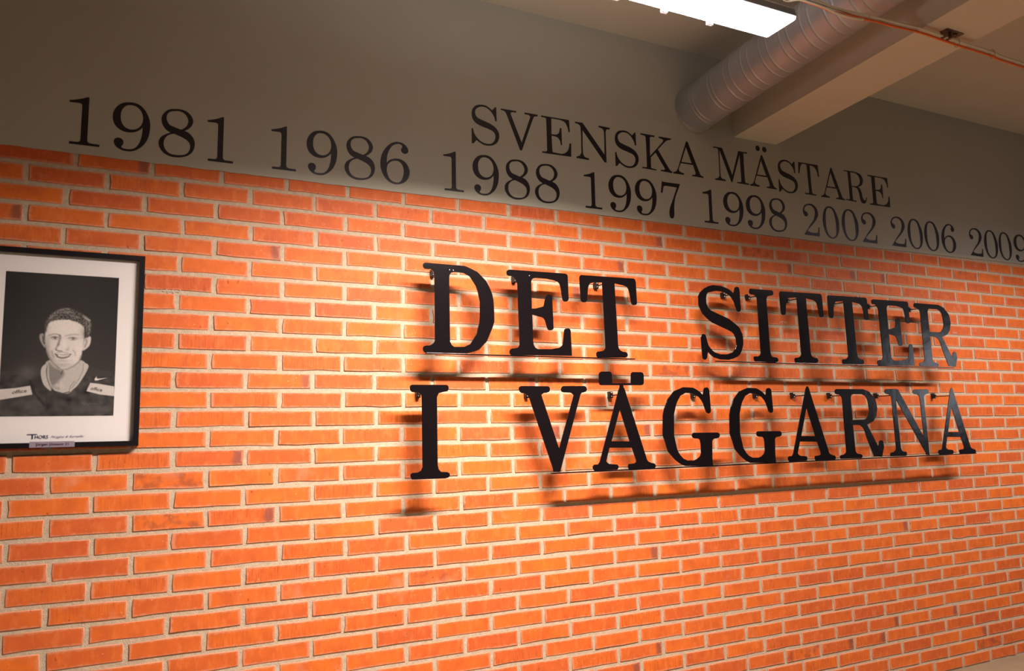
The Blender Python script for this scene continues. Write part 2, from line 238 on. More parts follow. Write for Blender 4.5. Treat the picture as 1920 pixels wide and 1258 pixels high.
VINYL = {
  '1': ["0.0,167.6* 20.0,173.0 35.2,177.9 47.4,183.4 56.5,188.4* 65.8,190.1* 64.8,20.7* 67.0,13.7 74.6,9.0* 106.4,8.7* 105.7,-0.6* 4.8,-1.5* 5.3,8.0* 33.0,8.9* 39.7,12.3 42.1,19.1* 43.0,151.2* 41.5,157.4 35.9,161.4* 0.6,160.4*"],
  '9': ["54.0,193.2 73.5,194.4 95.0,186.8 112.1,169.7 124.4,146.1 131.5,120.6 131.2,90.2 125.6,59.0 111.7,30.5 92.8,10.8 73.7,-0.4 54.4,-3.7 35.1,-1.4 18.8,7.4 9.6,19.0 6.9,29.7 9.0,37.4 14.3,43.4 22.2,45.9 31.9,44.3 38.5,38.2 40.7,29.2 38.4,19.6 34.3,13.4 37.2,7.3 46.1,5.3 58.9,5.5 73.4,8.9 86.0,19.2 95.2,35.6 101.1,55.3 104.4,78.4 104.9,98.3* 93.5,86.1 77.5,76.4 61.4,72.6 42.1,73.3 24.1,80.7 9.2,95.1 1.9,112.6 0.0,129.1 2.5,148.2 11.4,166.6 25.3,182.2 39.5,189.9", "56.0,182.2 70.6,182.5 85.5,176.6 97.4,164.4 104.3,146.5 105.2,127.7 100.9,110.0 91.5,96.2 78.8,87.9 64.2,85.2 49.6,88.5 38.0,97.9 30.2,113.5 27.6,131.8 29.6,152.8 37.0,169.1 46.4,178.3"],
  '8': ["54.7,194.0 76.8,195.8 97.6,191.2 113.5,178.3 122.6,162.3 123.8,148.9 118.2,132.4 106.4,118.9 93.8,109.2* 110.3,102.1 124.6,86.9 131.6,68.6 131.6,49.3 124.4,27.0 109.4,10.4 89.1,0.8 65.5,-3.5 41.8,-2.1 18.0,9.6 4.1,28.5 0.0,43.0 1.5,58.4 9.4,73.0 24.1,84.8 42.0,94.8* 25.2,104.1 12.9,121.2 7.9,139.5 9.3,157.0 16.4,171.6 27.9,184.2 39.5,190.6", "56.7,185.2 73.7,186.8 89.3,181.1 99.9,169.3 105.5,153.7 103.4,137.8 95.1,123.9 80.9,112.5* 74.0,113.8 58.6,118.6 38.0,126.2 28.3,141.0 26.2,156.0 30.0,170.1 39.8,179.9", "54.3,91.4* 74.9,85.0 97.3,75.0 111.4,61.7 115.3,46.8 111.5,29.0 100.7,14.9 82.1,7.8 61.8,6.1 41.5,9.2 26.0,22.2 19.1,40.2 20.1,61.3 27.8,75.8 39.2,85.6"],
  '6': ["79.6,195.0 99.5,193.5 115.4,185.9 126.3,173.7 130.2,161.3 127.1,150.9 117.1,144.5 105.1,145.8 96.8,154.5 96.3,164.3 100.9,173.9 100.4,180.7 92.5,185.5 79.6,185.5 61.8,177.9 47.9,163.1 37.1,141.8 31.2,119.4 29.1,91.8* 41.8,105.3 59.5,113.6 77.2,117.1 97.0,115.0 116.8,103.9 130.6,84.1 136.1,63.1 132.3,40.9 120.2,19.7 102.3,5.7 80.6,-1.4 59.0,-1.8 37.6,7.2 18.2,26.1 4.8,53.4 0.0,81.9 3.0,113.4 12.7,140.2 28.4,164.1 48.0,182.8 63.8,191.4", "69.3,105.6 85.1,104.5 98.9,93.6 106.7,75.0 107.6,55.4 103.5,35.2 94.5,16.4 84.6,8.3 72.8,6.2 57.1,9.7 41.5,21.3 31.9,43.4 29.6,62.6 34.0,82.7 43.8,94.8 55.5,102.3"],
  '7': ["9.6,196.2* 15.0,194.8 29.9,192.9* 130.2,194.2* 122.7,176.7 110.9,152.0 96.2,120.7 86.9,86.0 83.2,54.1 82.2,26.8 79.0,7.7 73.5,0.8 65.8,-1.7 57.1,0.1 51.4,8.9 49.9,25.4 52.3,44.4 59.9,66.2 74.5,97.1 92.1,137.1 107.6,172.7* 38.8,173.0 26.1,171.4 18.7,163.8* 11.2,131.5* 0.0,131.2*"],
  '2': ["57.3,192.1 82.2,192.1 103.1,182.8 120.2,166.1 127.1,141.1 121.8,119.6 103.6,94.4 79.4,71.0 55.6,50.1 37.0,33.3 32.3,26.0* 52.5,18.7 80.3,17.5 105.4,19.9 113.6,23.5 117.3,35.4 120.8,54.4* 130.8,54.2* 126.7,-1.2* 0.0,-0.1* 25.8,28.8 57.3,66.5 81.5,92.1 93.1,114.2 100.2,138.2 98.9,156.7 89.5,172.0 71.8,181.6 53.3,182.3 34.1,176.2 20.5,163.1 17.7,150.1 21.8,144.7 35.1,139.3 42.3,127.3 39.1,116.6 26.2,111.3 14.4,116.2 5.3,132.5 3.8,148.5 11.8,167.9 28.7,183.7"],
  '0': ["59.3,194.3 81.5,192.5 102.8,180.7 119.3,154.1 132.3,124.7 136.3,87.3 130.3,46.5 114.2,16.8 93.2,0.7 70.2,-4.2 48.4,0.0 24.8,17.6 8.9,46.4 0.0,82.8 0.2,115.5 8.4,149.2 22.1,174.1 39.6,189.0", "59.9,184.9 77.1,181.4 91.7,167.7 101.7,140.4 107.9,108.0 108.7,70.3 107.0,39.6 98.2,17.6 84.2,6.9 67.9,4.2 52.7,10.9 35.7,30.3 26.3,62.1 25.5,99.4 27.8,137.2 35.6,166.2 46.6,180.4"],
  'S': ["56.9,189.8 78.8,188.5 98.2,179.0 109.8,171.0* 126.8,191.0* 131.7,188.3* 133.3,119.5* 125.1,118.2* 119.5,139.4 107.6,158.4 90.7,173.1 71.3,180.2 51.8,179.2 34.7,171.6 22.3,157.9 20.8,141.4 28.9,124.3 48.1,116.0 72.2,109.5 103.8,99.6 128.1,84.9 142.4,63.9 144.3,40.9 135.1,16.3 116.3,-0.4 91.6,-8.3 67.3,-8.9 45.7,-1.8 24.8,9.9* 10.8,-7.6* 0.0,-9.9* 0.2,64.4* 8.1,65.7* 11.8,48.0 22.3,29.0 41.2,11.2 62.7,1.9 84.5,-0.1 104.2,5.8 118.0,20.6 124.0,37.8 121.2,55.9 108.0,67.8 83.7,75.5 47.4,83.5 21.1,95.4 5.9,113.6 2.2,136.0 5.5,157.3 17.9,175.6 35.0,185.5"],
  'V': ["1.3,187.9* 85.9,189.5* 83.4,180.8* 61.5,179.3 54.5,173.8 55.4,165.4* 110.0,33.6* 158.6,165.3 160.0,174.2 152.0,180.5* 128.6,180.9* 130.7,189.9* 204.2,190.3* 201.5,181.2* 184.9,177.9 177.5,168.4* 110.5,-5.9* 100.1,-6.4* 30.3,165.4 22.6,175.9 15.8,179.7* 0.0,181.2*"],
  'E': ["1.6,190.3* 160.4,192.4* 162.9,129.1* 155.3,128.4* 148.2,156.1 135.4,176.0 111.5,184.3* 58.1,184.0* 56.6,102.8* 81.9,104.3 98.3,115.3 105.9,142.0* 114.8,142.2* 114.8,53.7* 108.1,53.2* 102.3,78.4 86.7,91.8 57.1,94.4* 58.9,16.6 62.6,9.9* 89.1,9.0 115.8,9.9 137.7,20.8 151.9,39.8 159.0,70.0* 168.8,70.3* 166.1,1.2* 0.6,-1.4* 2.2,7.1* 20.5,8.1 29.1,14.6* 28.2,177.8 23.6,181.9* 0.0,182.8*"],
  'N': ["1.7,190.0* 45.7,191.1* 170.8,41.8* 172.3,166.6 160.1,179.7 140.4,182.8* 142.2,191.8* 210.5,190.3* 208.0,181.1* 191.3,178.4 183.6,165.9* 181.6,-0.0* 168.9,0.7* 44.1,151.3* 42.0,33.1 49.5,14.6 61.7,9.0* 76.8,7.5* 75.9,-1.2* 2.3,-0.6* 4.0,8.1* 22.1,15.6 32.3,31.7* 32.3,166.7 20.5,179.6 6.8,182.3* 0.0,182.4*"],
  'K': ["2.0,192.2* 92.7,192.5* 90.6,183.9* 66.0,181.5 60.8,175.1* 56.8,75.3* 142.0,163.9 147.6,175.9 138.1,181.4* 116.8,184.3* 119.6,192.0* 201.3,193.4* 198.0,184.5* 177.7,179.7 162.2,169.8* 109.7,118.8* 175.0,25.5 187.4,11.9 198.8,7.9* 197.6,-0.6* 122.5,1.3* 124.6,9.0* 144.4,10.3 151.3,16.7* 93.8,98.5* 61.2,67.7* 59.7,12.6 64.3,8.3* 94.4,6.3* 92.4,-0.0* 1.9,1.5* 4.2,9.1* 27.3,8.7 33.4,14.5* 33.2,173.6 27.2,182.4* 0.0,184.5*"],
  'A': ["103.6,195.6* 111.7,187.7* 183.2,22.0 191.2,11.7 208.2,6.8* 205.3,-0.1* 126.7,1.0* 128.9,7.8* 149.8,11.9 153.8,20.9* 139.5,64.2* 56.1,63.9* 40.3,28.2 43.0,17.4 57.7,11.0* 75.1,8.2* 72.3,0.3* 0.0,-0.9* 2.1,6.4* 20.9,13.0 33.7,30.1* 96.1,185.3*", "96.2,159.8* 130.5,72.8* 59.9,71.5*"],
  'M': ["1.2,192.1* 64.6,192.5* 127.5,43.6* 181.7,191.5* 248.7,192.9* 246.9,184.4* 219.1,184.0* 219.5,17.4 227.6,10.3* 250.0,9.0* 247.6,1.3* 159.9,1.2* 162.2,8.8* 182.8,10.0 191.9,16.6* 190.3,169.4* 124.3,1.2* 117.5,1.7* 44.2,179.5* 42.5,29.7 51.4,14.8 77.8,10.1* 76.1,1.8* 0.5,0.2* 2.8,8.5* 19.6,12.0 33.9,25.9* 35.2,179.5 27.2,185.1* 0.0,185.2*"],
  'T': ["4.1,191.7* 163.9,194.0* 169.7,121.3* 159.2,121.9* 149.6,158.3 128.0,179.2 96.8,182.8* 101.3,18.0 110.9,9.3* 134.5,8.2* 131.0,-0.1* 41.4,1.0* 43.2,9.0* 71.9,10.5 76.9,18.9* 70.8,184.0* 34.4,184.1 19.5,164.4 8.7,121.8* 0.0,121.8*"],
  'R': ["2.9,192.8* 91.2,194.5 141.2,186.8 164.3,165.1 164.9,136.4 149.8,114.0 119.9,100.1* 135.9,91.8 147.0,64.6 154.6,32.8 164.7,21.7 176.2,23.1 183.9,40.3* 191.2,39.2* 183.9,15.8 168.0,0.9 148.0,0.2 132.6,13.9 123.5,57.7 112.6,84.9 96.6,93.1 64.4,96.0* 65.3,14.2 73.1,9.1* 96.7,9.8* 92.9,1.2* 3.1,3.7* 6.7,11.4* 28.7,9.9 37.8,17.1* 34.2,184.8 26.1,187.0* 0.0,186.4*", "59.5,186.2* 101.5,185.6 130.6,169.0 138.3,137.1 127.3,115.3 103.4,103.3 61.1,100.9*"],
}
SIGNS = [('DET', 1.805, [('D', 1.3445), ('E', 1.7469), ('T', 2.1292)]), ('SITTER', 1.806, [('S', 2.8376), ('I', 3.1848), ('T', 3.3996), ('T', 3.7642), ('E', 4.1266), ('R', 4.4967)]), ('I', 1.277, [('I', 1.2844)]), ('VAGGARNA', 1.279, [('V', 1.7941), ('Ä', 2.1669), ('G', 2.5724), ('G', 2.9935), ('A', 3.382), ('R', 3.7684), ('N', 4.1738), ('A', 4.5975)])]


YEARS = [('1981', [('1', -0.0049, 0.1064), ('9', 0.1414, 0.1315), ('8', 0.304, 0.1316), ('1', 0.4803, 0.101)]), ('1986', [('1', 0.7293, 0.103), ('9', 0.8748, 0.131), ('8', 1.0377, 0.135), ('6', 1.1973, 0.1361)]), ('1988', [('1', 1.4957, 0.101), ('9', 1.6417, 0.136), ('8', 1.807, 0.136), ('8', 1.9704, 0.138)]), ('1997', [('1', 2.2511, 0.104), ('9', 2.3974, 0.138), ('9', 2.5609, 0.137), ('7', 2.7273, 0.1302)]), ('1998', [('1', 3.0083, 0.102), ('9', 3.152, 0.144), ('9', 3.3158, 0.144), ('8', 3.4844, 0.139)]), ('2002', [('2', 3.7522, 0.1308), ('0', 3.9141, 0.1363), ('0', 4.0745, 0.143), ('2', 4.2418, 0.137)]), ('2006', [('2', 4.5076, 0.139), ('0', 4.6668, 0.144), ('0', 4.827, 0.145), ('6', 4.9947, 0.146)]), ('2009', [('2', 5.2833, 0.141), ('0', 5.4443, 0.148), ('0', 5.6036, 0.144), ('9', 5.7759, 0.157)])]
TITLE = [('SVENSKA', [('S', 1.6401, 0.1443), ('V', 1.7945, 0.2042), ('E', 2.0159, 0.1688), ('N', 2.2101, 0.2105), ('S', 2.4469, 0.147), ('K', 2.6118, 0.2013), ('A', 2.8151, 0.2082)]), ('MASTARE', [('M', 3.1026, 0.25), ('A', 3.3568, 0.205), ('S', 3.5784, 0.152), ('T', 3.7421, 0.1697), ('A', 3.9147, 0.205), ('R', 4.1237, 0.1912), ('E', 4.3354, 0.19)])]

# ---------------------------------------------------------------- materials
def brick_material():
    m = bpy.data.materials.new('fired_brick'); m.use_nodes = True
    nt = m.node_tree; N = nt.nodes; K = nt.links; b = N['Principled BSDF']
    def nd(t, **kw):
        n = N.new(t)
        for k, v in kw.items():
            setattr(n, k, v)
        return n
    def math_(op, a, b_=None, clamp=False):
        n = nd('ShaderNodeMath', operation=op, use_clamp=clamp)
        for i, v in enumerate((a, b_)):
            if v is None: continue
            if isinstance(v, (int, float)): n.inputs[i].default_value = v
            else: K.new(v, n.inputs[i])
        return n.outputs[0]
    def ramp(v, a, b_, lo=0.0, hi=1.0):
        n = nd('ShaderNodeMapRange', interpolation_type='SMOOTHSTEP'); K.new(v, n.inputs['Value'])
        n.inputs['From Min'].default_value = a; n.inputs['From Max'].default_value = b_
        n.inputs['To Min'].default_value = lo; n.inputs['To Max'].default_value = hi
        return n.outputs[0]
    def mix(f, a, b_):
        n = nd('ShaderNodeMix', data_type='RGBA')
        if isinstance(f, (int, float)): n.inputs[0].default_value = f
        else: K.new(f, n.inputs[0])
        for i, v in ((6, a), (7, b_)):
            if isinstance(v, tuple): n.inputs[i].default_value = v
            else: K.new(v, n.inputs[i])
        return n.outputs[2]
    geo = nd('ShaderNodeNewGeometry'); pos = geo.outputs['Position']
    uv = nd('ShaderNodeUVMap', uv_map='local'); sep = nd('ShaderNodeSeparateXYZ'); K.new(uv.outputs[0], sep.inputs[0])
    at = nd('ShaderNodeAttribute', attribute_name='tone'); s2 = nd('ShaderNodeSeparateColor'); K.new(at.outputs['Color'], s2.inputs[0])
    tone, streak, patch = s2.outputs
    def noise(scale, detail=4, vec=pos, stretch=None):
        n = nd('ShaderNodeTexNoise'); n.inputs['Scale'].default_value = scale; n.inputs['Detail'].default_value = detail
        if stretch:
            mp = nd('ShaderNodeMapping'); mp.inputs['Scale'].default_value = stretch; K.new(vec, mp.inputs['Vector']); vec = mp.outputs[0]
        K.new(vec, n.inputs['Vector']); return n.outputs['Fac']
    col = mix(tone, lin(236, 117, 38), lin(212, 97, 46))
    n_m = noise(14, 5)
    col = mix(ramp(n_m, .38, .68, 0, .45), col, lin(196, 84, 40))
    n_s = noise(1.0, 3, stretch=(230, 10, 14))
    col = mix(math_('MULTIPLY', ramp(n_s, .48, .66), math_('MULTIPLY', streak, .55)), col, lin(170, 66, 26))
    n_w = noise(1.0, 3, stretch=(38, 10, 16))
    col = mix(math_('MULTIPLY', ramp(n_w, .5, .7), .30), col, lin(246, 140, 78))
    # purplish burnt patch towards one end of some bricks
    u = math_('MULTIPLY', sep.outputs[0], math_('SUBTRACT', math_('MULTIPLY', patch, 2.0), 1.0))
    pm = ramp(math_('ADD', math_('ABSOLUTE', u), math_('MULTIPLY', n_m, .03)), .085, .105)
    pm = math_('MULTIPLY', pm, math_('GREATER_THAN', patch, .955))
    pm = math_('MULTIPLY', pm, math_('GREATER_THAN', sep.outputs[0], 0.0))
    col = mix(math_('MULTIPLY', pm, .6), col, lin(104, 72, 72))
    pm2 = math_('MULTIPLY', math_('GREATER_THAN', .018, patch), ramp(noise(22, 4), .46, .62))
    col = mix(math_('MULTIPLY', pm2, .45), col, lin(120, 66, 52))
    # mortar haze smeared over the edges
    ex = math_('SUBTRACT', .1205, math_('ABSOLUTE', sep.outputs[0]))
    ez = math_('SUBTRACT', .0300, math_('ABSOLUTE', sep.outputs[1]))
    e = math_('MINIMUM', ex, ez)
    ehz = math_('ADD', e, math_('MULTIPLY', math_('SUBTRACT', noise(60, 5), .5), .020))
    col = mix(ramp(ehz, .0100, .0, 0, .60), col, lin(226, 156, 122))
    big = ramp(noise(6.5, 6), .60, .74)
    col = mix(math_('MULTIPLY', big, .35), col, lin(232, 158, 124))
    specks = nd('ShaderNodeTexVoronoi', feature='F1'); specks.inputs['Scale'].default_value = 48; K.new(pos, specks.inputs['Vector'])
    sv = math_('MULTIPLY', ramp(specks.outputs['Distance'], .10, .05), ramp(noise(3.1, 2), .55, .62))
    col = mix(math_('MULTIPLY', sv, .8), col, lin(236, 214, 190))
    cr = ramp(noise(1.0, 4, stretch=(60, 30, 30)), .68, .73)
    col = mix(math_('MULTIPLY', cr, .6), col, lin(122, 50, 24))
    K.new(col, b.inputs['Base Color'])
    b.inputs['Roughness'].default_value = .62
    b.inputs['Specular IOR Level'].default_value = .35
    h = math_('ADD', math_('MULTIPLY', noise(120, 4), .6), math_('MULTIPLY', n_s, math_('MULTIPLY', streak, 1.0)))
    h = math_('SUBTRACT', h, math_('MULTIPLY', cr, .8))
    bp = nd('ShaderNodeBump'); bp.inputs['Strength'].default_value = .5; bp.inputs['Distance'].default_value = .0012
    K.new(h, bp.inputs['Height']); K.new(bp.outputs['Normal'], b.inputs['Normal'])
    return m

M_BRICK = brick_material()
M_MORTAR = mat('mortar', lin(203, 179, 152), .95, bump=(260, .8, .003), vary=.13, vscale=60)
M_PAINT = mat('grey_wall_paint', lin(186, 181, 166), .75, spec=.3, bump=(90, .25, .0015), vary=.025, vscale=2.5)
M_CEIL = mat('ceiling_paint', lin(208, 203, 186), .85, spec=.2, bump=(50, .2, .001), vary=.03, vscale=2)
M_WALL = mat('plain_wall_paint', lin(66, 68, 58), .85, spec=.2)
M_FLOOR = mat('floor_vinyl', lin(144, 126, 102), .5, spec=.4, bump=(30, .1, .001), vary=.10, vscale=7)
M_VINYL = mat('black_vinyl', lin(26, 16, 24), .42, spec=.4)
M_STEEL = mat('black_painted_steel', lin(20, 15, 17), .17, spec=.38, bump=(9, .35, .004))
M_ROD = mat('black_steel_rod', lin(40, 26, 22), .4, metal=.3)
M_SCREW = mat('bright_screw', lin(235, 230, 240), .25, metal=.5)
M_GALV = mat('galvanised_duct', lin(172, 176, 182), .42, metal=.45, bump=(12, .15, .004), vary=.10, vscale=7)
M_DIFF = mat('lamp_diffuser', lin(250, 250, 250), .4, emit=((1.0, .93, .97, 1), 14.0))
M_HOUSE = mat('lamp_housing', lin(120, 116, 118), .45)
M_CLIP = mat('lamp_clip', lin(235, 232, 230), .3, emit=None)
M_CLIP.node_tree.nodes['Principled BSDF'].inputs['Transmission Weight'].default_value = .7
M_ORANGE = mat('orange_cable_sheath', lin(240, 112, 30), .45)
M_WHITE = mat('white_cable_sheath', lin(236, 226, 200), .5)
M_WIRE = mat('suspension_wire', lin(70, 58, 46), .4, metal=.7)
M_BRACKET = mat('zinc_bracket', lin(120, 100, 84), .45, metal=.6)
M_FRAME = mat('black_frame', lin(18, 12, 18), .38, spec=.5)
M_MATB = mat('passepartout', lin(244, 236, 232), .85, spec=.2)
M_INK = mat('purple_black_ink', lin(44, 34, 84), .6)
M_INK2 = mat('pale_script_ink', lin(168, 150, 176), .6)
M_PLATE = mat('name_label_paper', lin(150, 134, 150), .5)
M_INK3 = mat('label_ink', lin(40, 24, 44), .6)
M_INK4 = mat('drawn_text_ink', lin(96, 86, 80), .8)

def glass_mat():
    m = bpy.data.materials.new('picture_glass'); m.use_nodes = True
    nt = m.node_tree; nt.nodes.remove(nt.nodes['Principled BSDF'])
    t = nt.nodes.new('ShaderNodeBsdfTransparent'); t.inputs[0].default_value = (1, 1, 1, 1)
    g = nt.nodes.new('ShaderNodeBsdfGlossy'); g.inputs['Roughness'].default_value = .03
    lw = nt.nodes.new('ShaderNodeLayerWeight'); lw.inputs[0].default_value = .5
    pw = nt.nodes.new('ShaderNodeMath'); pw.operation = 'POWER'; pw.inputs[1].default_value = 5.0; nt.links.new(lw.outputs['Facing'], pw.inputs[0])
    f = nt.nodes.new('ShaderNodeMath'); f.operation = 'MULTIPLY_ADD'; f.inputs[1].default_value = .9; f.inputs[2].default_value = .02; nt.links.new(pw.outputs[0], f.inputs[0])
    mx = nt.nodes.new('ShaderNodeMixShader')
    nt.links.new(f.outputs[0], mx.inputs[0]); nt.links.new(t.outputs[0], mx.inputs[1]); nt.links.new(g.outputs[0], mx.inputs[2])
    nt.links.new(mx.outputs[0], nt.nodes['Material Output'].inputs[0])
    return m
M_GLASS = glass_mat()

# ---------------------------------------------------------------- the room
XL, XR, YF, ZC, ZB = -3.0, 15.0, -8.5, 3.542, 2.55
wall = link('wall_back', boxes('wall_back', [(XL, XR, .0030, .25, 0, ZC)]), M_MORTAR, kind='structure')
wall['label'] = 'brick wall with pale sandy mortar under a grey painted band'
# painted band above the bricks, its lower edge slightly out of level
bz = [(XL, 2.525), (-.2, 2.530), (.54, 2.530), (1.17, 2.532), (2.09, 2.5425), (3.31, 2.5435), (4.65, 2.551), (5.85, 2.564), (XR, 2.575)]
edge = []
for (xa, za), (xb, zb_) in zip(bz[:-1], bz[1:]):
    n = max(2, int((xb - xa) / .03))
    for k in range(n):
        t = k / n; edge.append((xa + (xb - xa) * t, za + (zb_ - za) * t + rng.normal() * .0009))
edge.append(bz[-1])
band = plate('painted_band', [[(x, z) for x, z in edge] + [(XR, ZC), (XL, ZC)]], -.0035, .008)
link('painted_band', band, M_PAINT, wall)
link('floor', boxes('floor', [(XL - .2, XR + .2, YF - .2, .25, -.1, 0)]), M_FLOOR, kind='structure')
link('ceiling', boxes('ceiling', [(XL - .2, XR + .2, YF - .2, .25, ZC, ZC + .1)]), M_CEIL, kind='structure')
link('wall_left', boxes('wall_left', [(XL - .2, XL, YF, 0, 0, ZC)]), M_WALL, kind='structure')
link('wall_right', boxes('wall_right', [(XR, XR + .2, YF, 0, 0, ZC)]), M_WALL, kind='structure')
link('wall_front', boxes('wall_front', [(XL, XR, YF - .2, YF, 0, ZC)]), M_WALL, kind='structure')
# ceiling beam, a little askew to the wall
def skew_beam(name, xa, xb, slope, z0):
    L = -YF
    vs = []
    for y, s in ((0.0, 0.0), (-L, L)):
        for x, z in ((xa, z0), (xb, z0), (xb, ZC + .02), (xa, ZC + .02)):
            vs.append((x - slope * s, y, z))
    return mesh(name, vs, [(0, 1, 2, 3), (7, 6, 5, 4), (0, 4, 5, 1), (1, 5, 6, 2), (2, 6, 7, 3), (3, 7, 4, 0)])
link('ceiling_beam', skew_beam('ceiling_beam', 3.262, 3.578, .092, 3.095), M_CEIL, kind='structure')

# ---------------------------------------------------------------- bricks
ROWS, PX, PZ = 34, .261, .075
ROW_D = [(0.0185, -0.0121, 0.0), (0.001, -0.0088, 0.5), (-0.0005, -0.0061, 0.0), (0.0064, 0.0018, 0.5), (-0.001, -0.0042, 0.0), (0.0051, -0.0011, 0.5), (-0.0002, -0.0082, 0.0), (-0.0022, -0.004, 0.5), (-0.0045, -0.0017, 0.0), (-0.0006, 0.0043, 0.5), (-0.0093, 0.0044, 0.0), (-0.0035, 0.0035, 0.5), (-0.0055, 0.0, 0.0), (0.0031, 0.0161, 0.5), (-0.013, 0.0, 0.0), (0.0005, 0.0078, 0.5), (-0.0106, 0.0, 0.0), (-0.0023, 0.0099, 0.5), (-0.0056, 0.0016, 0.0), (0.0028, 0.0033, 0.5), (0.0042, 0.0014, 0.0), (0.0038, 0.0033, 0.5), (0.0017, 0.009, 0.0), (-0.0011, -0.0048, 0.5), (-0.0021, 0.0094, 0.0), (-0.0008, -0.0066, 0.5), (0.0, 0.008, 0.0), (0.0, -0.0097, 0.5), (0.0, 0.0055, 0.0), (0.0, -0.008, 0.5), (0.0, 0.0013, 0.0), (0.0, -0.0058, 0.5), (0.0, 0.0008, 0.0), (0.0, -0.0028, 0.5)]
ROW0 = [0.027, 0.286, 0.541, 0.796, 1.052, 1.306, 1.565, 1.827, 2.087, 2.348, 2.609, 2.871, 3.138, 3.397, 3.652, 3.915, 4.177, 4.428, 4.686, 4.95, 5.2, 5.461, 5.727]
def brick_geo(cx, cz, hw, hh):
    """verts (local to the centre), faces, uv per vertex: a front face with slightly uneven arrises"""
    n = lambda s: float(rng.normal() * s)
    rag = .0007 if random.random() < .6 else .0014
    per = [(-hw, -hh), (-hw * .35, -hh), (hw * .3, -hh), (hw, -hh), (hw, hh * .1), (hw, hh), (hw * .4, hh), (-hw * .3, hh), (-hw, hh), (-hw, -hh * .1)]
    per = [(x + n(.0014), z + n(rag)) for x, z in per]
    out = float(rng.uniform(-.0006, .0012)); tilt = n(.003); tilz = n(.010)
    vs = []; uv = []
    for j, (ins, y) in enumerate(((.0016, 0.0), (.0, .0011), (-.0003, .012))):
        for x, z in per:
            l = math.hypot(x / hw, z / hh) + 1e-6
            xx = x - math.copysign(ins, x) * (abs(x) > hw * .8); zz = z - math.copysign(ins, z) * (abs(z) > hh * .8)
            yy = y - out + (tilt * xx + tilz * zz if j < 2 else 0)
            vs.append((xx, yy, zz)); uv.append((xx, zz))
    fs = [tuple(range(10))]
    for j in range(2):
        for i in range(10):
            k = (i + 1) % 10
            fs.append((j * 10 + i, j * 10 + 10 + i, j * 10 + 10 + k, j * 10 + k))
    r = random.random()
    tone = (min(1, max(0, random.gauss(.45, .28))), random.random() ** 1.2 if random.random() < .55 else .1, r)
    return vs, fs, uv, tone

def brick_mesh(name, items):
    V = []; F = []; U = []; T = []; sm = []
    for (ox, oz), (vs, fs, uv, tone) in items:
        b = len(V); V += [(x + ox, y, z + oz) for x, y, z in vs]
        for i, f in enumerate(fs):
            F.append(tuple(k + b for k in f)); sm.append(0 < i <= 10)
        U += uv; T += [tone] * len(vs)
    me = mesh(name, V, F)
    me.polygons.foreach_set('use_smooth', sm)
    ul = me.uv_layers.new(name='local'); idx = np.empty(len(me.loops), int); me.loops.foreach_get('vertex_index', idx)
    ul.data.foreach_set('uv', np.array(U, np.float32)[idx].ravel())
    ca = me.color_attributes.new('tone', 'FLOAT_COLOR', 'POINT')
    t = np.ones((len(V), 4), np.float32); t[:, :3] = np.array(T); ca.data.foreach_set('color', t.ravel())
    return me

def project(x, y, z):
    d = Vector((x - C_CAM[0], y - C_CAM[1], z - C_CAM[2])); w = d.dot(rz)
    return (960 + 1477.22 * d.dot(rx) / w, 629 + 1477.22 * d.dot(ry) / w) if w > .1 else (-9e9, -9e9)

bricks = []
for r in range(ROWS):
    cz = ZB - (r + .5) * PZ
    dl, dr, odd = ROW_D[r]
    us = np.arange(-13 + odd, 59, 1.0)
    js = []
    for u in us:
        X0 = u * PX
        t = min(1, max(0, (X0 - .6) / 4.2))
        X = X0 + dl * (1 - t) + dr * t + float(rng.normal() * .0022)
        if r == 0 and 0 <= int(round(u)) < len(ROW0):
            X = ROW0[int(round(u))]
        js.append(X)
    for a, b_ in zip(js[:-1], js[1:]):
        if b_ < XL + .1 or a > XR - .1:
            continue
        jt = .0175 + float(rng.normal() * .0018)
        x0 = max(a + jt / 2, XL + .01); x1 = min(b_ - jt / 2, XR - .01)
        if x1 - x0 < .03: continue
        hw = (x1 - x0) / 2; cx = (x0 + x1) / 2
        zz = cz + float(rng.normal() * .0009)
        hh = .0296 + float(rng.normal() * .0006)
        if r == 0: pass
        c = [project(cx + sx * hw, 0, zz + sz * hh) for sx, sz in ((-1, -1), (1, -1), (1, 1), (-1, 1))]
        cl = [(min(1920, max(0, p[0])), min(1258, max(0, p[1]))) for p in c]
        A = abs(area2(cl)) / 2 if all(abs(p[0]) < 1e5 for p in c) else 0
        bricks.append((A, cx, zz, brick_geo(cx, zz, hw, hh)))
# the parts of the wall that the picture and the sign cover do not count as seen
def covered(cx, cz):
    return cx < .2 and 1.47 < cz < 2.13
order = sorted(range(len(bricks)), key=lambda i: -(bricks[i][0] if not covered(bricks[i][1], bricks[i][2]) else 0))
single = set(order[:300])
rest = []
for i, (A, cx, cz, g) in enumerate(bricks):
    if i in single:
        link('brick', brick_mesh('brick', [((0, 0), g)]), M_BRICK, wall, (cx, 0, cz))
    else:
        rest.append(((cx, cz), g))
o = link('bricks', brick_mesh('bricks', rest), M_BRICK, wall, kind='stuff')
o['label'] = 'the smaller and more distant bricks of the same wall'

# small white scribbles left on four of the bricks
for sx0, sz0, w in ((.338, 2.031, .062), (3.515, 2.048, .055), (4.27, 2.062, .035), (5.02, 2.046, .04)):
    n = 16
    pts = [(w * k / n, 0, float(rng.uniform(-.006, .006)) * (1.6 if k % 5 == 0 else 1)) for k in range(n + 1)]
    link('white_scribble', tube('white_scribble', pts, .0009, 5), M_MATB, wall, (sx0, -.0022, sz0))

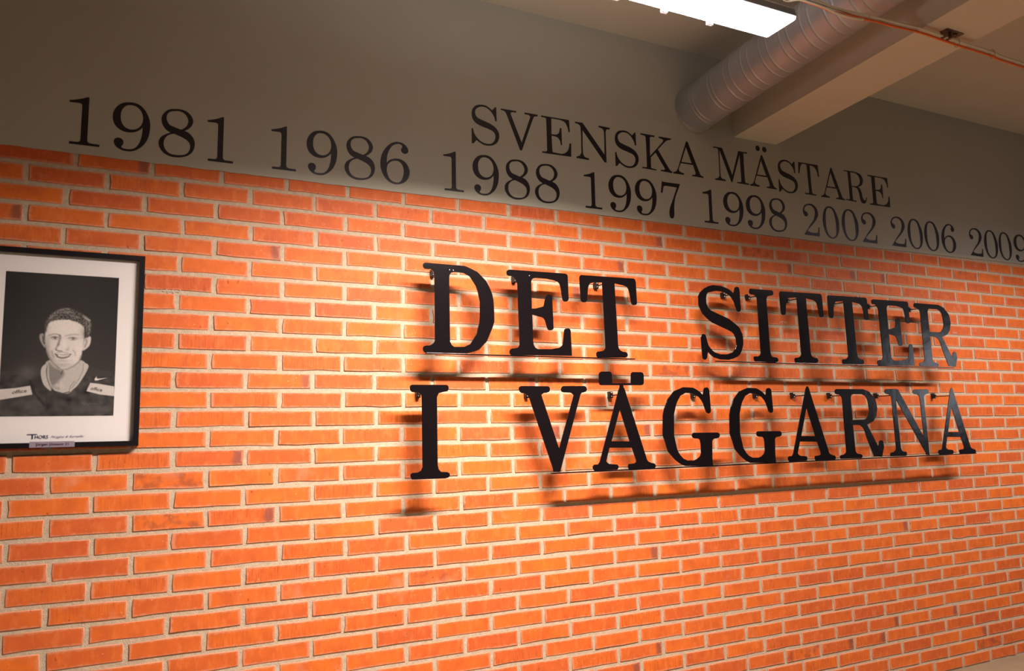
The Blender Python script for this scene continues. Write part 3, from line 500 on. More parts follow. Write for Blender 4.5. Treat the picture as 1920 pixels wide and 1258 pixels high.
# ---------------------------------------------------------------- painted years and title on the grey band
def vinyl_mesh(ch, width):
    loops = [outline(s) for s in VINYL[ch]]
    w0 = max(p[0] for p in loops[0])
    return plate('figure', loops, 0, .0006, sx=width / w0)
ORD = {'1981': 'leftmost and largest looking, above the picture frame', '1986': 'second from the left',
       '1988': 'below the letters SV of the title', '1997': 'below the letters NSKA of the title',
       '1998': 'below the letters MÄ of the title', '2002': 'below the letters ARE of the title',
       '2006': 'just right of the title', '2009': 'cut by the right edge of the photo'}
W_V = {}
for k, l in VINYL.items():
    W_V[k] = max(p[0] for p in outline(l[0]))
def base_z(x):
    return 2.566 + .0028 * x
for name, chars in YEARS:
    t = thing('year_lettering', 'black serif year %s on the grey band, %s' % (name, ORD[name]), 'lettering', (chars[0][1], -.004, base_z(chars[0][1])), 'championship years on the grey band')
    for ch, x, w in chars:
        link('digit', vinyl_mesh(ch, w), M_VINYL, t, (x - chars[0][1], 0, base_z(x) - base_z(chars[0][1])))
for name, chars in TITLE:
    real = name.replace('MAST', 'MÄST')
    t = thing('title_lettering', 'black serif word %s on the grey band, %s' % (real, 'under the spiral duct' if name[0] == 'S' else 'under the concrete beam'),
              'lettering', (chars[0][1], -.004, 2.822), 'title words above the years')
    for i, (ch, x, w) in enumerate(chars):
        me = vinyl_mesh(ch, w)
        p = link('letter', me, M_VINYL, t, (x - chars[0][1], 0, .0008 * x - .001))
        if name == 'MASTARE' and i == 1:
            for dx in (3.4324, 3.4839):
                el = [(.0165 * math.cos(a), .0165 * math.sin(a)) for a in np.linspace(0, 2 * math.pi, 24, endpoint=False)]
                link('umlaut_dot', plate('umlaut_dot', [el], 0, .0006), M_VINYL, p, (dx - x, 0, 3.053 - 2.822 - .0008 * x + .001))

# ---------------------------------------------------------------- steel word signs standing off the bricks
YS, TH = -.125, .004
RODS = {'DET': (1.4355, 1.8413, 2.2944), 'SITTER': (3.105, 3.279, 3.570, 3.934, 4.235, 4.600), 'I': (1.361,),
        'VAGGARNA': (1.891, 2.354, 2.863, 3.288, 3.564, 3.8505, 4.2397, 4.760)}
RODX = {'VAGGARNA': {3: 0}}
RAIL = {'DET': (1.36, 2.43), 'SITTER': (2.94, 4.82), 'VAGGARNA': (1.953, 4.955)}
SLABEL = {'DET': 'black steel word DET standing off the wall, upper row left',
          'SITTER': 'black steel word SITTER standing off the wall, upper row right',
          'I': 'single black steel letter I standing alone at the lower left of the words',
          'VAGGARNA': 'black steel word VÄGGARNA standing off the wall, lower row'}
LEAN = {'DET': 0, 'SITTER': 0.3, 'I': 0, 'VAGGARNA': 0.4}
for name, zb, letters in SIGNS:
    x0 = letters[0][1]
    lean = LEAN[name]
    t = thing('word_sign', SLABEL[name], 'sign', (x0, 0, zb), 'steel words on the brick wall')
    for i, (ch, x) in enumerate(letters):
        me = plate('letter', [straight(s) for s in STEEL[ch]], 0, TH)
        lean = LEAN[name] + random.uniform(-.5, .5)
        me.transform(Matrix.Translation((0, 0, .195)) @ Matrix.Rotation(math.radians(-lean), 4, 'X') @ Matrix.Translation((0, 0, -.195)))
        o = link('letter', me, M_STEEL, t, (x - x0, YS, 0))
        o.rotation_euler = (0, 0, 0)
        bv = o.modifiers.new('edge', 'BEVEL'); bv.width = .0009; bv.segments = 1; bv.limit_method = 'ANGLE'; bv.angle_limit = math.radians(50)
    if name in RAIL:
        a, b_ = RAIL[name]
        link('rail', boxes('rail', [(a - x0, b_ - x0, YS + .0005, YS + .020, -.0055, .0)], bevel=.0008), M_STEEL, t)
    zr = (2.1785 if zb > 1.5 else 1.6400) - zb
    for k, X in enumerate(RODS[name]):
        br = link('wall_bracket', boxes('wall_bracket', [(-.0095, .0095, -.020, .002, -.020, .012), (-.006, .006, -.026, -.019, -.014, .004)], bevel=.0015), M_ROD, t, (X - x0, 0, zr))
        for dz in (.006, -.012):
            link('screw', tube('screw', [(-.002, -.021, dz), (-.002, -.0275, dz)], [.0034, .0026], 10), M_SCREW, br)
        link('mounting_rod', tube('mounting_rod', [(0, -.018, -.008), (0, YS + TH, -.008)], .0028, 8), M_ROD, t, (X - x0, 0, zr))
    if name == 'DET':
        for dx, dz in ((1.470, 2.170), (1.487, 2.170), (1.862, 2.172)):
            link('screw', tube('screw', [(0, YS, 0), (0, YS - .0022, 0)], [.0028, .0018], 8), M_SCREW, t, (dx - x0, 0, dz - zb))

# ---------------------------------------------------------------- framed portrait
FX0, FX1, FZ0, FZ1 = -.257, .272, 1.4425, 2.1525
pf = thing('picture_frame', 'black framed black-and-white portrait of a smiling player hanging on the bricks', 'picture', (0, 0, FZ0))
def fr(name, lst, m, **k):
    return link(name, boxes(name, [(a, b, c, d, e - FZ0, f - FZ0) for a, b, c, d, e, f in lst], bevel=.0012), m, pf, **k)
W_ = .0185
def mitre(p0, p1, q1, q0):
    vs = []
    for y in (-.028, -.002):
        vs += [(p[0], y, p[1] - FZ0) for p in (p0, p1, q1, q0)]
    return mesh('frame_side', vs, [(0, 1, 2, 3), (7, 6, 5, 4), (0, 4, 5, 1), (1, 5, 6, 2), (2, 6, 7, 3), (3, 7, 4, 0)])
O = [(FX0, FZ0), (FX1, FZ0), (FX1, FZ1), (FX0, FZ1)]
I_ = [(FX0 + W_, FZ0 + W_), (FX1 - W_, FZ0 + W_), (FX1 - W_, FZ1 - W_), (FX0 + W_, FZ1 - W_)]
for i in range(4):
    j = (i + 1) % 4
    link('frame_side', mitre(O[i], O[j], I_[j], I_[i]), M_FRAME, pf)
fr('passepartout', [(FX0 + .01, FX1 - .01, -.012, -.004, FZ0 + .01, FZ1 - .01)], M_MATB)
fr('glass_pane', [(FX0 + .012, FX1 - .012, -.0185, -.0165, FZ0 + .012, FZ1 - .012)], M_GLASS)

# the drawing itself: a flat print whose tones are stored point by point
PR = (-.1712, .1860, 1.5538, 2.0660)
def paint():
    NX, NZ = 250, 358
    s = np.linspace(0, 1, NX); t = np.linspace(0, 1, NZ)
    S, T = np.meshgrid(s, t)
    AR = (PR[3] - PR[2]) / (PR[1] - PR[0])
    g = .030 + .035 * T ** 2 + .012 * np.sin(S * 3.1)
    nz = rng.normal(size=(NZ, NX))
    def blur(a, k):
        ker = np.exp(-np.linspace(-2, 2, 2 * k + 1) ** 2); ker /= ker.sum()
        a = np.apply_along_axis(lambda r: np.convolve(np.pad(r, k, 'edge'), ker, 'valid'), 1, a)
        return np.apply_along_axis(lambda r: np.convolve(np.pad(r, k, 'edge'), ker, 'valid'), 0, a)
    cloud = blur(nz, 14); cloud /= cloud.std(); fine = blur(nz, 2); fine /= fine.std()
    X = S; Z = T * AR
    def seg(a, b):
        ax, az, bx, bz_ = a[0], a[1] * AR, b[0], b[1] * AR
        dx, dz = bx - ax, bz_ - az; L = dx * dx + dz * dz + 1e-12
        u = np.clip(((X - ax) * dx + (Z - az) * dz) / L, 0, 1)
        return np.hypot(X - ax - u * dx, Z - az - u * dz)
    def poly_mask(P, soft):
        d = np.full(X.shape, 9.0); ins = np.zeros(X.shape, bool)
        for i in range(len(P)):
            a, b = P[i - 1], P[i]
            d = np.minimum(d, seg(a, b))
            az, bz_ = a[1] * AR, b[1] * AR
            c = (az > Z) != (bz_ > Z)
            with np.errstate(divide='ignore', invalid='ignore'):
                xi = (b[0] - a[0]) * (Z - az) / (bz_ - az + 1e-12) + a[0]
            ins ^= c & (X < xi)
        sd = np.where(ins, d, -d)
        return np.clip(sd / soft + .5, 0, 1)
    def smooth_poly(P, n=4):
        m = len(P); out = []
        for i in range(m):
            p0, p1, p2, p3 = (np.array(P[(i + k) % m]) for k in (-1, 0, 1, 2))
            for k in range(n):
                u = k / n
                out.append(tuple(.5 * ((2 * p1) + (p2 - p0) * u + (2 * p0 - 5 * p1 + 4 * p2 - p3) * u * u + (3 * p1 - p0 - 3 * p2 + p3) * u ** 3)))
        return out
    def fill(P, v, soft=.008, op=1.0, sm=True):
        nonlocal g
        k = poly_mask(smooth_poly(P) if sm else P, soft) * op; g = g * (1 - k) + v * k
        return k
    def stroke(P, v, w, soft=.006, op=1.0, taper=False):
        nonlocal g
        d = np.full(X.shape, 9.0)
        for a, b in zip(P[:-1], P[1:]):
            d = np.minimum(d, seg(a, b))
        k = np.clip((w / 2 - d) / soft + .5, 0, 1) * op; g = g * (1 - k) + v * k
    def blob(c, rx_, rz_, v, op=1.0, p=2.0):
        nonlocal g
        k = np.exp(-(np.abs((X - c[0]) / rx_) ** p + np.abs((Z - c[1] * AR) / (rz_ * AR)) ** p)) * op * M; g = g * (1 - k) + v * k
    M = 1.0
    fill([(-0.088,0.733),(0.088,0.691),(0.209,0.678),(0.339,0.656),(0.404,0.754),(0.516,0.839),(0.627,0.826),(0.711,0.751),(0.763,0.655),(0.854,0.675),(0.998,0.72),(1.031,1.023),(-0.068,1.015)],0.062,soft=0.02)
    g=g*(1+.22*cloud*(T>.72))
    blob([(0.226,0.705)][0],0.07,0.05,0.16,0.6)
    blob([(0.287,0.918)][0],0.09,0.05,0.13,0.5)
    blob([(0.894,0.957)][0],0.12,0.03,0.14,0.6)
    blob([(0.667,0.956)][0],0.1,0.03,0.13,0.5)
    stroke([(0.253,0.755),(0.297,0.842),(0.38,0.918)],0.022,0.02,soft=0.02,op=0.8)
    stroke([(0.39,0.83),(0.417,0.955)],0.03,0.015,soft=0.02,op=0.6)
    fill([(0.404,0.614),(0.695,0.61),(0.707,0.674),(0.674,0.752),(0.608,0.831),(0.548,0.843),(0.468,0.824),(0.404,0.754),(0.392,0.678)],0.5,soft=0.01)
    fill([(0.395,0.627),(0.457,0.662),(0.53,0.686),(0.543,0.714),(0.503,0.753),(0.45,0.791),(0.403,0.741)],0.16,soft=0.03,op=0.8)
    stroke([(0.489,0.75),(0.506,0.791),(0.5,0.815)],0.25,0.01,soft=0.012,op=0.7)
    stroke([(0.529,0.684),(0.516,0.708)],0.12,0.012,op=0.8)
    blob([(0.521,0.791)][0],0.03,0.02,0.62,0.6)
    stroke([(0.433,0.798),(0.5,0.809)],0.2,0.02,soft=0.02,op=0.5)
    fill([(0.394,0.633),(0.358,0.651),(0.341,0.683),(0.347,0.733),(0.374,0.786),(0.435,0.828),(0.436,0.809),(0.411,0.774),(0.391,0.727),(0.385,0.674),(0.402,0.644)],0.5,soft=0.006)
    fill([(0.409,0.644),(0.398,0.68),(0.4,0.733),(0.421,0.78),(0.441,0.818),(0.432,0.78),(0.416,0.733),(0.41,0.686)],0.5,soft=0.006,op=0.8)
    stroke([(0.39,0.642),(0.388,0.686),(0.397,0.733),(0.421,0.783),(0.437,0.815)],0.12,0.006,op=0.8)
    fill([(0.689,0.621),(0.753,0.641),(0.739,0.688),(0.698,0.748),(0.655,0.796),(0.594,0.832),(0.598,0.806),(0.639,0.77),(0.674,0.731),(0.694,0.688),(0.701,0.652)],0.52,soft=0.006)
    stroke([(0.71,0.634),(0.707,0.682),(0.675,0.743),(0.611,0.809)],0.16,0.006,op=0.8)
    stroke([(0.594,0.832),(0.603,0.791),(0.638,0.758)],0.14,0.006,op=0.8)
    stroke([(0.435,0.824),(0.494,0.833),(0.539,0.844),(0.594,0.832)],0.05,0.012,op=0.8)
    fill([(-0.007,0.818),(0.132,0.808),(0.256,0.791),(0.278,0.851),(0.137,0.871),(-0.002,0.889)],0.58,soft=0.005,sm=False)
    fill([(0.778,0.768),(0.843,0.773),(0.995,0.792),(1.002,0.861),(0.871,0.85),(0.747,0.826)],0.6,soft=0.005,sm=False)
    fill([(0.814,0.743),(0.831,0.721),(0.833,0.732),(0.841,0.738),(0.86,0.737),(0.926,0.731),(0.861,0.745),(0.834,0.751),(0.819,0.75)],.7,soft=.004,sm=False)
    stroke([(0.711,0.915),(0.725,0.904),(0.731,0.927),(0.745,0.909),(0.768,0.924),(0.782,0.91)],0.17,0.005,op=0.7)
    stroke([(0.783,0.916),(0.813,0.916),(0.851,0.917)],0.15,0.005,op=0.6)
    stroke([(0.874,0.904),(0.886,0.916)],0.15,0.006,op=0.5)
    fill([(0.313,0.439),(0.329,0.426),(0.348,0.432),(0.356,0.47),(0.369,0.507),(0.362,0.526),(0.336,0.499),(0.317,0.47)],0.3)
    stroke([(0.324,0.441),(0.334,0.474),(0.357,0.507)],0.42,0.008,op=0.8)
    stroke([(0.343,0.449),(0.347,0.482),(0.359,0.499)],0.06,0.014,op=0.8)
    fill([(0.713,0.448),(0.734,0.437),(0.761,0.438),(0.766,0.464),(0.754,0.503),(0.716,0.533),(0.692,0.537),(0.692,0.508),(0.706,0.465)],0.58)
    stroke([(0.725,0.461),(0.731,0.482),(0.714,0.512)],0.22,0.012,soft=0.012,op=0.8)
    stroke([(0.748,0.447),(0.752,0.477),(0.735,0.503)],0.7,0.01,op=0.7)
    fill([(0.362,0.453),(0.362,0.415),(0.371,0.373),(0.395,0.344),(0.446,0.327),(0.55,0.321),(0.635,0.335),(0.684,0.36),(0.706,0.389),(0.705,0.444),(0.694,0.508),(0.687,0.572),(0.667,0.614),(0.622,0.649),(0.571,0.67),(0.522,0.676),(0.482,0.659),(0.439,0.63),(0.405,0.593),(0.382,0.548),(0.368,0.498)],0.68,soft=0.012)
    M=poly_mask(smooth_poly([(0.362,0.453),(0.362,0.415),(0.371,0.373),(0.395,0.344),(0.446,0.327),(0.55,0.321),(0.635,0.335),(0.684,0.36),(0.706,0.389),(0.705,0.444),(0.694,0.508),(0.687,0.572),(0.667,0.614),(0.622,0.649),(0.571,0.67),(0.522,0.676),(0.482,0.659),(0.439,0.63),(0.405,0.593),(0.382,0.548),(0.368,0.498)]),.012)
    blob([(0.378,0.556)][0],0.035,0.1,0.2,0.75)
    blob([(0.413,0.618)][0],0.05,0.05,0.28,0.7)
    blob([(0.532,0.377)][0],0.14,0.05,0.74,0.7)
    blob([(0.661,0.509)][0],0.05,0.09,0.74,0.7)
    blob([(0.692,0.406)][0],0.03,0.05,0.38,0.6)
    blob([(0.593,0.594)][0],0.06,0.03,0.72,0.5)
    blob([(0.518,0.646)][0],0.1,0.02,0.34,0.6)
    blob([(0.426,0.514)][0],0.03,0.03,0.66,0.5)
    stroke([(0.398,0.438),(0.431,0.427),(0.468,0.429),(0.492,0.438)],0.24,0.012,soft=0.012,op=0.75)
    stroke([(0.539,0.439),(0.577,0.43),(0.619,0.425),(0.654,0.427)],0.3,0.012,soft=0.014,op=0.7)
    blob([(0.446,0.453)][0],0.045,0.012,0.3,0.75)
    blob([(0.605,0.454)][0],0.05,0.012,0.34,0.7)
    stroke([(0.415,0.453),(0.445,0.445),(0.474,0.452)],0.1,0.007,op=0.85)
    stroke([(0.566,0.454),(0.605,0.447),(0.634,0.454)],0.12,0.007,op=0.8)
    blob([(0.449,0.456)][0],0.013,0.009,0.06,0.95)
    blob([(0.605,0.457)][0],0.013,0.009,0.08,0.9)
    blob([(0.467,0.458)][0],0.009,0.005,0.6,0.7)
    blob([(0.587,0.458)][0],0.009,0.005,0.6,0.7)
    stroke([(0.423,0.466),(0.449,0.469),(0.475,0.463)],0.34,0.006,op=0.6)
    stroke([(0.574,0.466),(0.606,0.469),(0.632,0.463)],0.36,0.006,op=0.6)
    stroke([(0.489,0.437),(0.493,0.456),(0.485,0.477),(0.478,0.509)],0.16,0.018,soft=0.016,op=0.85)
    stroke([(0.48,0.5),(0.466,0.523),(0.461,0.535)],0.14,0.016,soft=0.012,op=0.8)
    stroke([(0.463,0.539),(0.483,0.546),(0.514,0.547)],0.1,0.012,soft=0.008,op=0.9)
    blob([(0.558,0.535)][0],0.016,0.008,0.3,0.7)
    blob([(0.484,0.525)][0],0.015,0.015,0.72,0.8)
    blob([(0.529,0.499)][0],0.028,0.05,0.76,0.7)
    stroke([(0.572,0.511),(0.569,0.532)],0.4,0.008,soft=0.01,op=0.6)
    stroke([(0.426,0.547),(0.433,0.572),(0.447,0.591)],0.26,0.012,soft=0.014,op=0.7)
    stroke([(0.61,0.539),(0.631,0.554),(0.633,0.573)],0.34,0.012,soft=0.014,op=0.7)
    stroke([(0.471,0.56),(0.512,0.554),(0.564,0.559)],0.36,0.012,soft=0.014,op=0.6)
    fill([(0.448,0.563),(0.482,0.57),(0.544,0.57),(0.597,0.564),(0.58,0.584),(0.546,0.596),(0.504,0.598),(0.472,0.588)],0.17,soft=0.006)
    fill([(0.478,0.572),(0.529,0.575),(0.583,0.569),(0.566,0.581),(0.524,0.589),(0.493,0.586)],0.66,soft=0.006)
    stroke([(0.475,0.59),(0.509,0.599),(0.546,0.596),(0.579,0.584)],0.24,0.01,op=0.8)
    blob([(0.521,0.614)][0],0.06,0.008,0.4,0.7)
    stroke([(0.482,0.659),(0.522,0.677),(0.571,0.671),(0.622,0.651),(0.668,0.618),(0.686,0.576)],0.2,0.012,soft=0.014,op=0.75)
    stroke([(0.383,0.552),(0.406,0.593),(0.439,0.631),(0.487,0.661)],0.2,0.014,soft=0.016,op=0.75)
    M=1.0
    fill([(0.365,0.415),(0.351,0.365),(0.366,0.327),(0.402,0.289),(0.452,0.258),(0.513,0.24),(0.566,0.24),(0.63,0.259),(0.685,0.279),(0.743,0.313),(0.763,0.357),(0.759,0.404),(0.747,0.439),(0.716,0.45),(0.706,0.423),(0.702,0.389),(0.684,0.362),(0.635,0.339),(0.55,0.324),(0.472,0.327),(0.41,0.34),(0.382,0.362),(0.372,0.39)],0.11,soft=0.012)
    hm=poly_mask([(0.365,0.415),(0.351,0.365),(0.366,0.327),(0.402,0.289),(0.452,0.258),(0.513,0.24),(0.566,0.24),(0.63,0.259),(0.685,0.279),(0.743,0.313),(0.763,0.357),(0.759,0.404),(0.747,0.439),(0.716,0.45),(0.706,0.423),(0.702,0.389),(0.684,0.362),(0.635,0.339),(0.55,0.324),(0.472,0.327),(0.41,0.34),(0.382,0.362),(0.372,0.39)],.02)
    g=g*(1+.45*fine*hm)
    stroke([(0.432,0.283),(0.462,0.263),(0.503,0.251)],0.3,0.01,soft=0.014,op=0.6)
    stroke([(0.503,0.253),(0.534,0.245),(0.566,0.248)],0.3,0.01,soft=0.014,op=0.6)
    stroke([(0.458,0.278),(0.505,0.272),(0.547,0.275)],0.3,0.01,soft=0.014,op=0.6)
    stroke([(0.525,0.265),(0.567,0.267),(0.61,0.277)],0.3,0.01,soft=0.014,op=0.6)
    stroke([(0.685,0.287),(0.724,0.305),(0.749,0.323)],0.3,0.01,soft=0.014,op=0.6)
    stroke([(0.708,0.307),(0.741,0.328),(0.756,0.353)],0.3,0.01,soft=0.014,op=0.6)
    stroke([(0.393,0.318),(0.418,0.3),(0.454,0.29)],0.3,0.01,soft=0.014,op=0.6)
    stroke([(0.569,0.291),(0.611,0.298),(0.655,0.309)],0.3,0.01,soft=0.014,op=0.6)
    stroke([(0.743,0.358),(0.75,0.388),(0.741,0.422)],0.3,0.01,soft=0.014,op=0.6)
    stroke([(0.715,0.337),(0.725,0.367),(0.721,0.397)],0.3,0.01,soft=0.014,op=0.6)
    stroke([(0.702,0.303),(0.749,0.321)],0.5,0.012,soft=0.014,op=0.6)
    blob([(0.366,0.369)][0],0.02,0.04,0.05,0.5)
    blob([(0.709,0.423)][0],0.015,0.03,0.05,0.7)
    g = np.clip(g * (1 + .03 * fine), .012, .9)
    return NX, NZ, g
NX, NZ, G = paint()
sx = np.linspace(PR[0], PR[1], NX); sz = np.linspace(PR[3], PR[2], NZ)
SX, SZ = np.meshgrid(sx, sz)
V = np.stack([SX.ravel(), np.full(SX.size, -.0128), SZ.ravel() - FZ0], 1)
ii = (np.arange(NZ - 1)[:, None] * NX + np.arange(NX - 1)[None, :]).ravel()
F = np.stack([ii, ii + NX, ii + NX + 1, ii + 1], 1)
me = bpy.data.meshes.new('portrait_print')
me.vertices.add(len(V)); me.vertices.foreach_set('co', V.astype(np.float32).ravel())
me.loops.add(F.size); me.loops.foreach_set('vertex_index', F.ravel().astype(np.int32))
me.polygons.add(len(F)); me.polygons.foreach_set('loop_start', np.arange(0, F.size, 4, dtype=np.int32))
me.update(); me.validate()
ca = me.color_attributes.new('tone', 'FLOAT_COLOR', 'POINT')
cc = np.ones((len(V), 4), np.float32); gv = G.ravel()
gv = np.where(gv > .2, gv * 1.15, gv)
cc[:, 0] = gv * 1.0; cc[:, 1] = gv * .90; cc[:, 2] = gv * .83
ca.data.foreach_set('color', cc.ravel())
mp = bpy.data.materials.new('printed_drawing'); mp.use_nodes = True
an = mp.node_tree.nodes.new('ShaderNodeAttribute'); an.attribute_name = 'tone'
mp.node_tree.links.new(an.outputs['Color'], mp.node_tree.nodes['Principled BSDF'].inputs['Base Color'])
mp.node_tree.nodes['Principled BSDF'].inputs['Roughness'].default_value = .8
mp.node_tree.nodes['Principled BSDF'].inputs['Specular IOR Level'].default_value = .2
pr = link('portrait_print', me, mp, pf)
pr['label'] = 'soft pencil drawing of a smiling short-haired player in a dark jersey'

def words(name, body, x0, x1, z0, z1, m, y=-.0135, rot=0.0, **k):
    me = text_mesh(name, body, .1, **k)
    co = np.empty(len(me.vertices) * 3); me.vertices.foreach_get('co', co); co = co.reshape(-1, 3)
    lo, hi = co.min(0), co.max(0)
    co[:, 0] = (co[:, 0] - lo[0]) / (hi[0] - lo[0]) * (x1 - x0)
    co[:, 2] = (co[:, 2] - lo[2]) / (hi[2] - lo[2]) * (z1 - z0)
    me.vertices.foreach_set('co', co.ravel()); me.update()
    o = link(name, me, m, pf, (x0, y, z0 - FZ0))
    o.rotation_euler = (0, math.radians(rot), 0)
    return o
words('jersey_lettering', 'office', -.131, -.088, 1.6320, 1.6440, M_INK4, rot=-8)
words('jersey_lettering', 'office', .109, .146, 1.6480, 1.6600, M_INK4, rot=11)
# printer's line under the drawing
words('print_lettering', 'T', -.0745, -.0545, 1.4745, 1.4910, M_INK)
words('print_lettering', 'HORS', -.0565, -.0165, 1.4753, 1.4868, M_INK)
link('print_lettering', boxes('print_lettering', [(-.0807, -.0505, -.0138, -.0128, 1.4893 - FZ0, 1.4915 - FZ0)]), M_INK, pf)
words('print_lettering', 'Färgglas & Ramaffär', -.0084, .097, 1.4755, 1.4855, M_INK2, shear=.4)
fr('name_label', [(-.0715, .0668, -.0290, -.0278, 1.4440, 1.4645)], M_PLATE)
words('name_lettering', 'Jörgen Jönsson 21', -.0521, .0480, 1.4480, 1.4595, M_INK3, y=-.0296, extrude=.0003)

# ---------------------------------------------------------------- spiral duct
def duct():
    P0 = Vector((2.983, -.001, 3.208)); D = Vector((-.0385, -1, .0457)).normalized(); L = 6.8
    u = D.cross(Vector((0, 0, 1))).normalized(); w = u.cross(D)
    ribs = [.012, .110, .135, .262, .290]
    s = .387
    while s < L:
        ribs += [s, s + .047]; s += .1295
    st = {0.0, L}
    for r in ribs:
        for d in (-.014, -.010, -.006, -.004, -.002, 0, .002, .004, .006, .010, .014):
            if 0 < r + d < L: st.add(round(r + d, 4))
    st = sorted(st); seg = 56; vs = []; fs = []
    for i, s in enumerate(st):
        h = max(0, max(math.cos(min(math.pi / 2, abs(s - r) / .006 * math.pi / 2)) for r in ribs))
        big = .0035 if s < .03 else 0
        for k in range(seg):
            t = 2 * math.pi * k / seg
            # the seams of a spiral duct run round it at a slight angle
            q = P0 + D * max(0, min(L, s + (.010 * (math.cos(t)) if .05 < s < L - .05 else 0)))
            rr = .1252 + .0022 * h + big
            vs.append(q + u * math.cos(t) * rr + w * math.sin(t) * rr)
    for i in range(len(st) - 1):
        for k in range(seg):
            a = i * seg + k; b = i * seg + (k + 1) % seg
            fs.append((a, b, b + seg, a + seg))
    return mesh('spiral_duct', vs, fs, smooth=True)
dd = thing('ventilation_duct', 'galvanised spiral ventilation duct entering the grey wall beside the beam', 'duct', (2.983, 0, 3.208))
dm = duct(); dm.transform(Matrix.Translation((-2.983, 0, -3.208)))
link('duct_pipe', dm, M_GALV, dd)
ring = []
for s_, r_ in ((-.002, .131), (.004, .134), (.010, .131), (.014, .1265)):
    ring.append((s_, r_))
vs = []; fs = []; D = Vector((-.0385, -1, .0457)).normalized(); u = D.cross(Vector((0, 0, 1))).normalized(); w = u.cross(D)
for s_, r_ in ring:
    for k in range(48):
        t = 2 * math.pi * k / 48; vs.append(D * s_ + u * math.cos(t) * r_ + w * math.sin(t) * r_)
for i in range(3):
    for k in range(48):
        a = i * 48 + k; b = i * 48 + (k + 1) % 48; fs.append((a, b, b + 48, a + 48))
link('sealing_collar', mesh('sealing_collar', vs, fs, True), mat('sealant', lin(170, 156, 136), .6), dd)

# ---------------------------------------------------------------- luminaires
def luminaire(x0, x1, yc, label, group):
    xc = (x0 + x1) / 2
    t = thing('tube_luminaire', label, 'lamp', (xc, yc, LAMP_Z), group)
    hx = (x1 - x0) / 2
    def prof(pts, a, b):      # cross-section in y-z swept along x
        n = len(pts); vs = [(x, p[0], p[1]) for x in (a, b) for p in pts]
        fs = [tuple(range(n)), tuple(range(n, 2 * n))[::-1]] + [(i, i + n, (i + 1) % n + n, (i + 1) % n) for i in range(n)]
        bm = bmesh.new(); me_ = mesh('p', vs, fs); bm.from_mesh(me_); bmesh.ops.recalc_face_normals(bm, faces=bm.faces)
        bm.to_mesh(me_); bm.free(); return me_
    if group is None and x0 < 3:
        link('uplight_slot', boxes('uplight_slot', [(-hx + .05, hx - .05, -.022, .022, .0635, .0665)]), M_DIFF, t)
    h = prof([(-.074, .010), (-.066, .040), (-.040, .064), (.040, .064), (.066, .040), (.074, .010)], -hx, hx)
    link('lamp_housing', h, M_HOUSE, t)
    d = prof([(-.070, .010), (-.068, .002), (-.060, .0), (.060, .0), (.068, .002), (.070, .010)], -hx + .002, hx - .002)
    link('lamp_diffuser', d, M_DIFF, t)
    for cx in np.linspace(-hx + .16, hx - .26, 5):
        for sgn in (-1, 1):
            link('lamp_clip', boxes('lamp_clip', [(cx - .012, cx + .012, sgn * .074 - .006, sgn * .074 + .006, -.006, .022)], bevel=.002), M_CLIP, t)
    for cx in (-hx + .3, hx - .3):
        link('hanger', tube('hanger', [(cx, 0, .064), (cx, 0, ZC - LAMP_Z)], .002, 8), M_WIRE, t)
    return t
luminaire(LAMP_X0, LAMP_X1, (LAMP_Y0 + LAMP_Y1) / 2, 'glowing white fluorescent tube lamp hanging left of the spiral duct', None)
luminaire(LAMP2_X0, LAMP2_X1, (LAMP_Y0 + LAMP_Y1) / 2, 'second fluorescent tube lamp of the row, outside the frame right of the beam', None)
# a bright window in the far end wall of the hall: it shows as a cold sheen on the last steel letters
wn = link('window_1', boxes('window_1', [(XR - .03, XR - .001, -7.9, -6.75, z0, z1) for z0, z1 in ((1.55, 1.61), (3.32, 3.38))] + [(XR - .03, XR - .001, y, y + .06, 1.55, 3.38) for y in (-7.96, -7.35, -6.75)]), M_HOUSE, kind='structure')
link('window_pane', boxes('window_pane', [(XR - .012, XR - .006, -7.9, -6.75, 1.6, 3.33)]), mat('daylit_pane', lin(230, 236, 250), .3, emit=((.84, .90, 1.0, 1), 5.5)), wn)

# ---------------------------------------------------------------- cables slung under the beam
YC_ = -1.27
cb = link('suspension_wire', tube('suspension_wire', catmull([(XL, YC_+.022, 3.078), (0, YC_+.022, 3.075), (1.6, YC_+.022, 3.07), (2.4, YC_+.022, 3.068), (2.79, YC_+.022, 3.066), (3.12, YC_+.022, 3.0825), (3.36, YC_+.022, 3.080), (3.8, YC_+.022, 3.071), (5.5, YC_+.022, 3.07), (XR, YC_+.022, 3.08)]), .0016, 6), M_WIRE)
cb['label'] = 'thin dark steel wire that carries the orange and white cables'; cb['category'] = 'wire'
oc = link('orange_cable', tube('orange_cable', catmull([(XL, YC_, 3.05), (0, YC_, 3.055), (1.6, YC_, 3.05), (2.44, YC_ - .004, 3.0395), (2.60, YC_ - .006, 3.031), (2.79, YC_ - .004, 3.0435), (2.97, YC_, 3.054), (3.12, YC_, 3.0615), (3.34, YC_, 3.057), (3.58, YC_, 3.056), (3.82, YC_, 3.049), (5.5, YC_, 3.05), (XR, YC_, 3.06)], 6), .0052, 10), M_ORANGE)
oc['label'] = 'bright orange power cable slung below the white cable under the beam'; oc['category'] = 'cable'
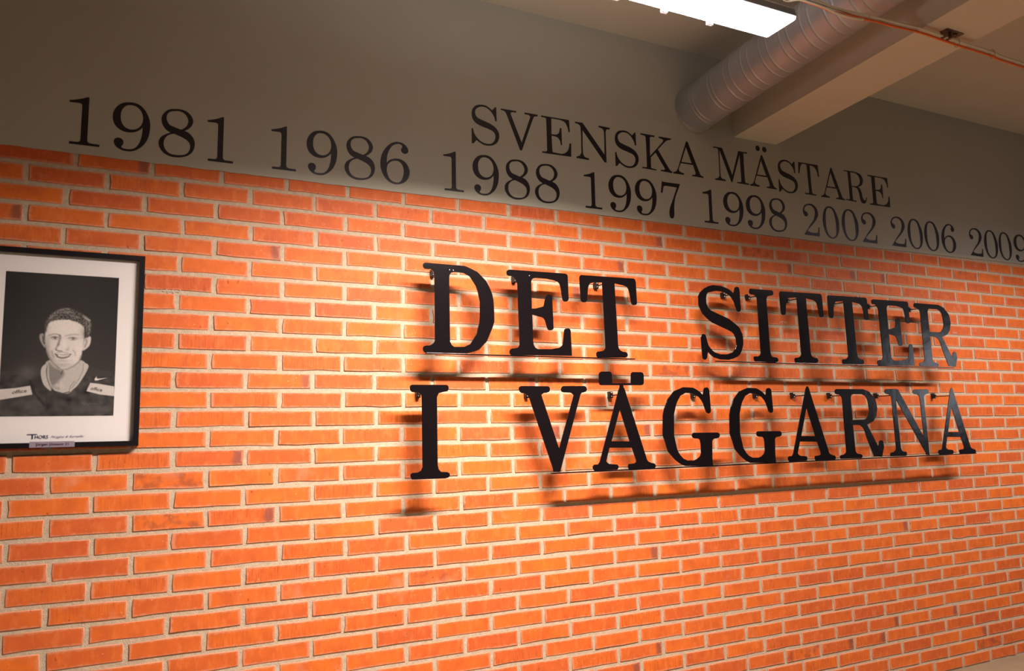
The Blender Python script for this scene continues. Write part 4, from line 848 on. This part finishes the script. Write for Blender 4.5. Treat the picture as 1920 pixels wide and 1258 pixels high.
wc = link('white_cable', tube('white_cable', catmull([(XL, YC_ - .009, 3.066), (0, YC_ - .009, 3.068), (1.6, YC_ - .009, 3.062), (2.44, YC_ - .009, 3.054), (2.60, YC_ - .009, 3.0465), (2.79, YC_ - .009, 3.0555), (2.97, YC_ - .009, 3.066), (3.12, YC_ - .009, 3.0730), (3.34, YC_ - .009, 3.0685), (3.58, YC_ - .009, 3.0675), (3.82, YC_ - .009, 3.0605), (5.5, YC_ - .009, 3.062), (XR, YC_ - .009, 3.07)], 6), .0048, 10), M_WHITE)
wc['label'] = 'off-white cable slung directly above the orange cable'; wc['category'] = 'cable'
ll = link('lamp_lead', tube('lamp_lead', catmull([(2.262, -1.33, 2.985), (2.31, -1.30, 3.004), (2.36, -1.275, 3.017), (2.405, YC_ - .020, 3.025), (2.46, YC_ - .024, 3.024), (2.53, YC_ - .026, 3.020), (2.60, YC_ - .026, 3.012), (2.68, YC_ - .026, 3.012), (2.74, YC_ - .026, 3.020)], 6), .0042, 10), M_WHITE)
ll['label'] = 'short off-white lead curving from the lamp to the orange cable'; ll['category'] = 'cable'
for X, z0 in ((2.79, 3.0505), (3.345, 3.064), (3.585, 3.063)):
    e = [(X, YC_ - .004 + .0125 * math.cos(a), z0 + .0200 * math.sin(a)) for a in np.linspace(0, 2 * math.pi, 17)]
    o = link('cable_tie', tube('cable_tie', e, .0013, 6, caps=False), mat('tie_plastic', lin(206, 150, 110), .4), oc)
bk = thing('beam_bracket', 'small zinc bracket with a bolt under the beam, holding the cables', 'bracket', (3.30, -1.285, 3.095))
link('base_plate', boxes('base_plate', [(-.055, .055, -.018, .018, -.004, 0)], bevel=.0008), M_BRACKET, bk)
for xx in (-.050, -.018):
    link('bracket_leg', boxes('bracket_leg', [(xx - .005, xx + .005, -.012, .014, -.034, -.003)], bevel=.0008), M_BRACKET, bk)
link('bolt', tube('bolt', [(.018, .0, -.003), (.018, .0, -.012), (.018, 0, -.0125), (.018, 0, -.019)], [.010, .010, .005, .005], 6), M_BRACKET, bk)
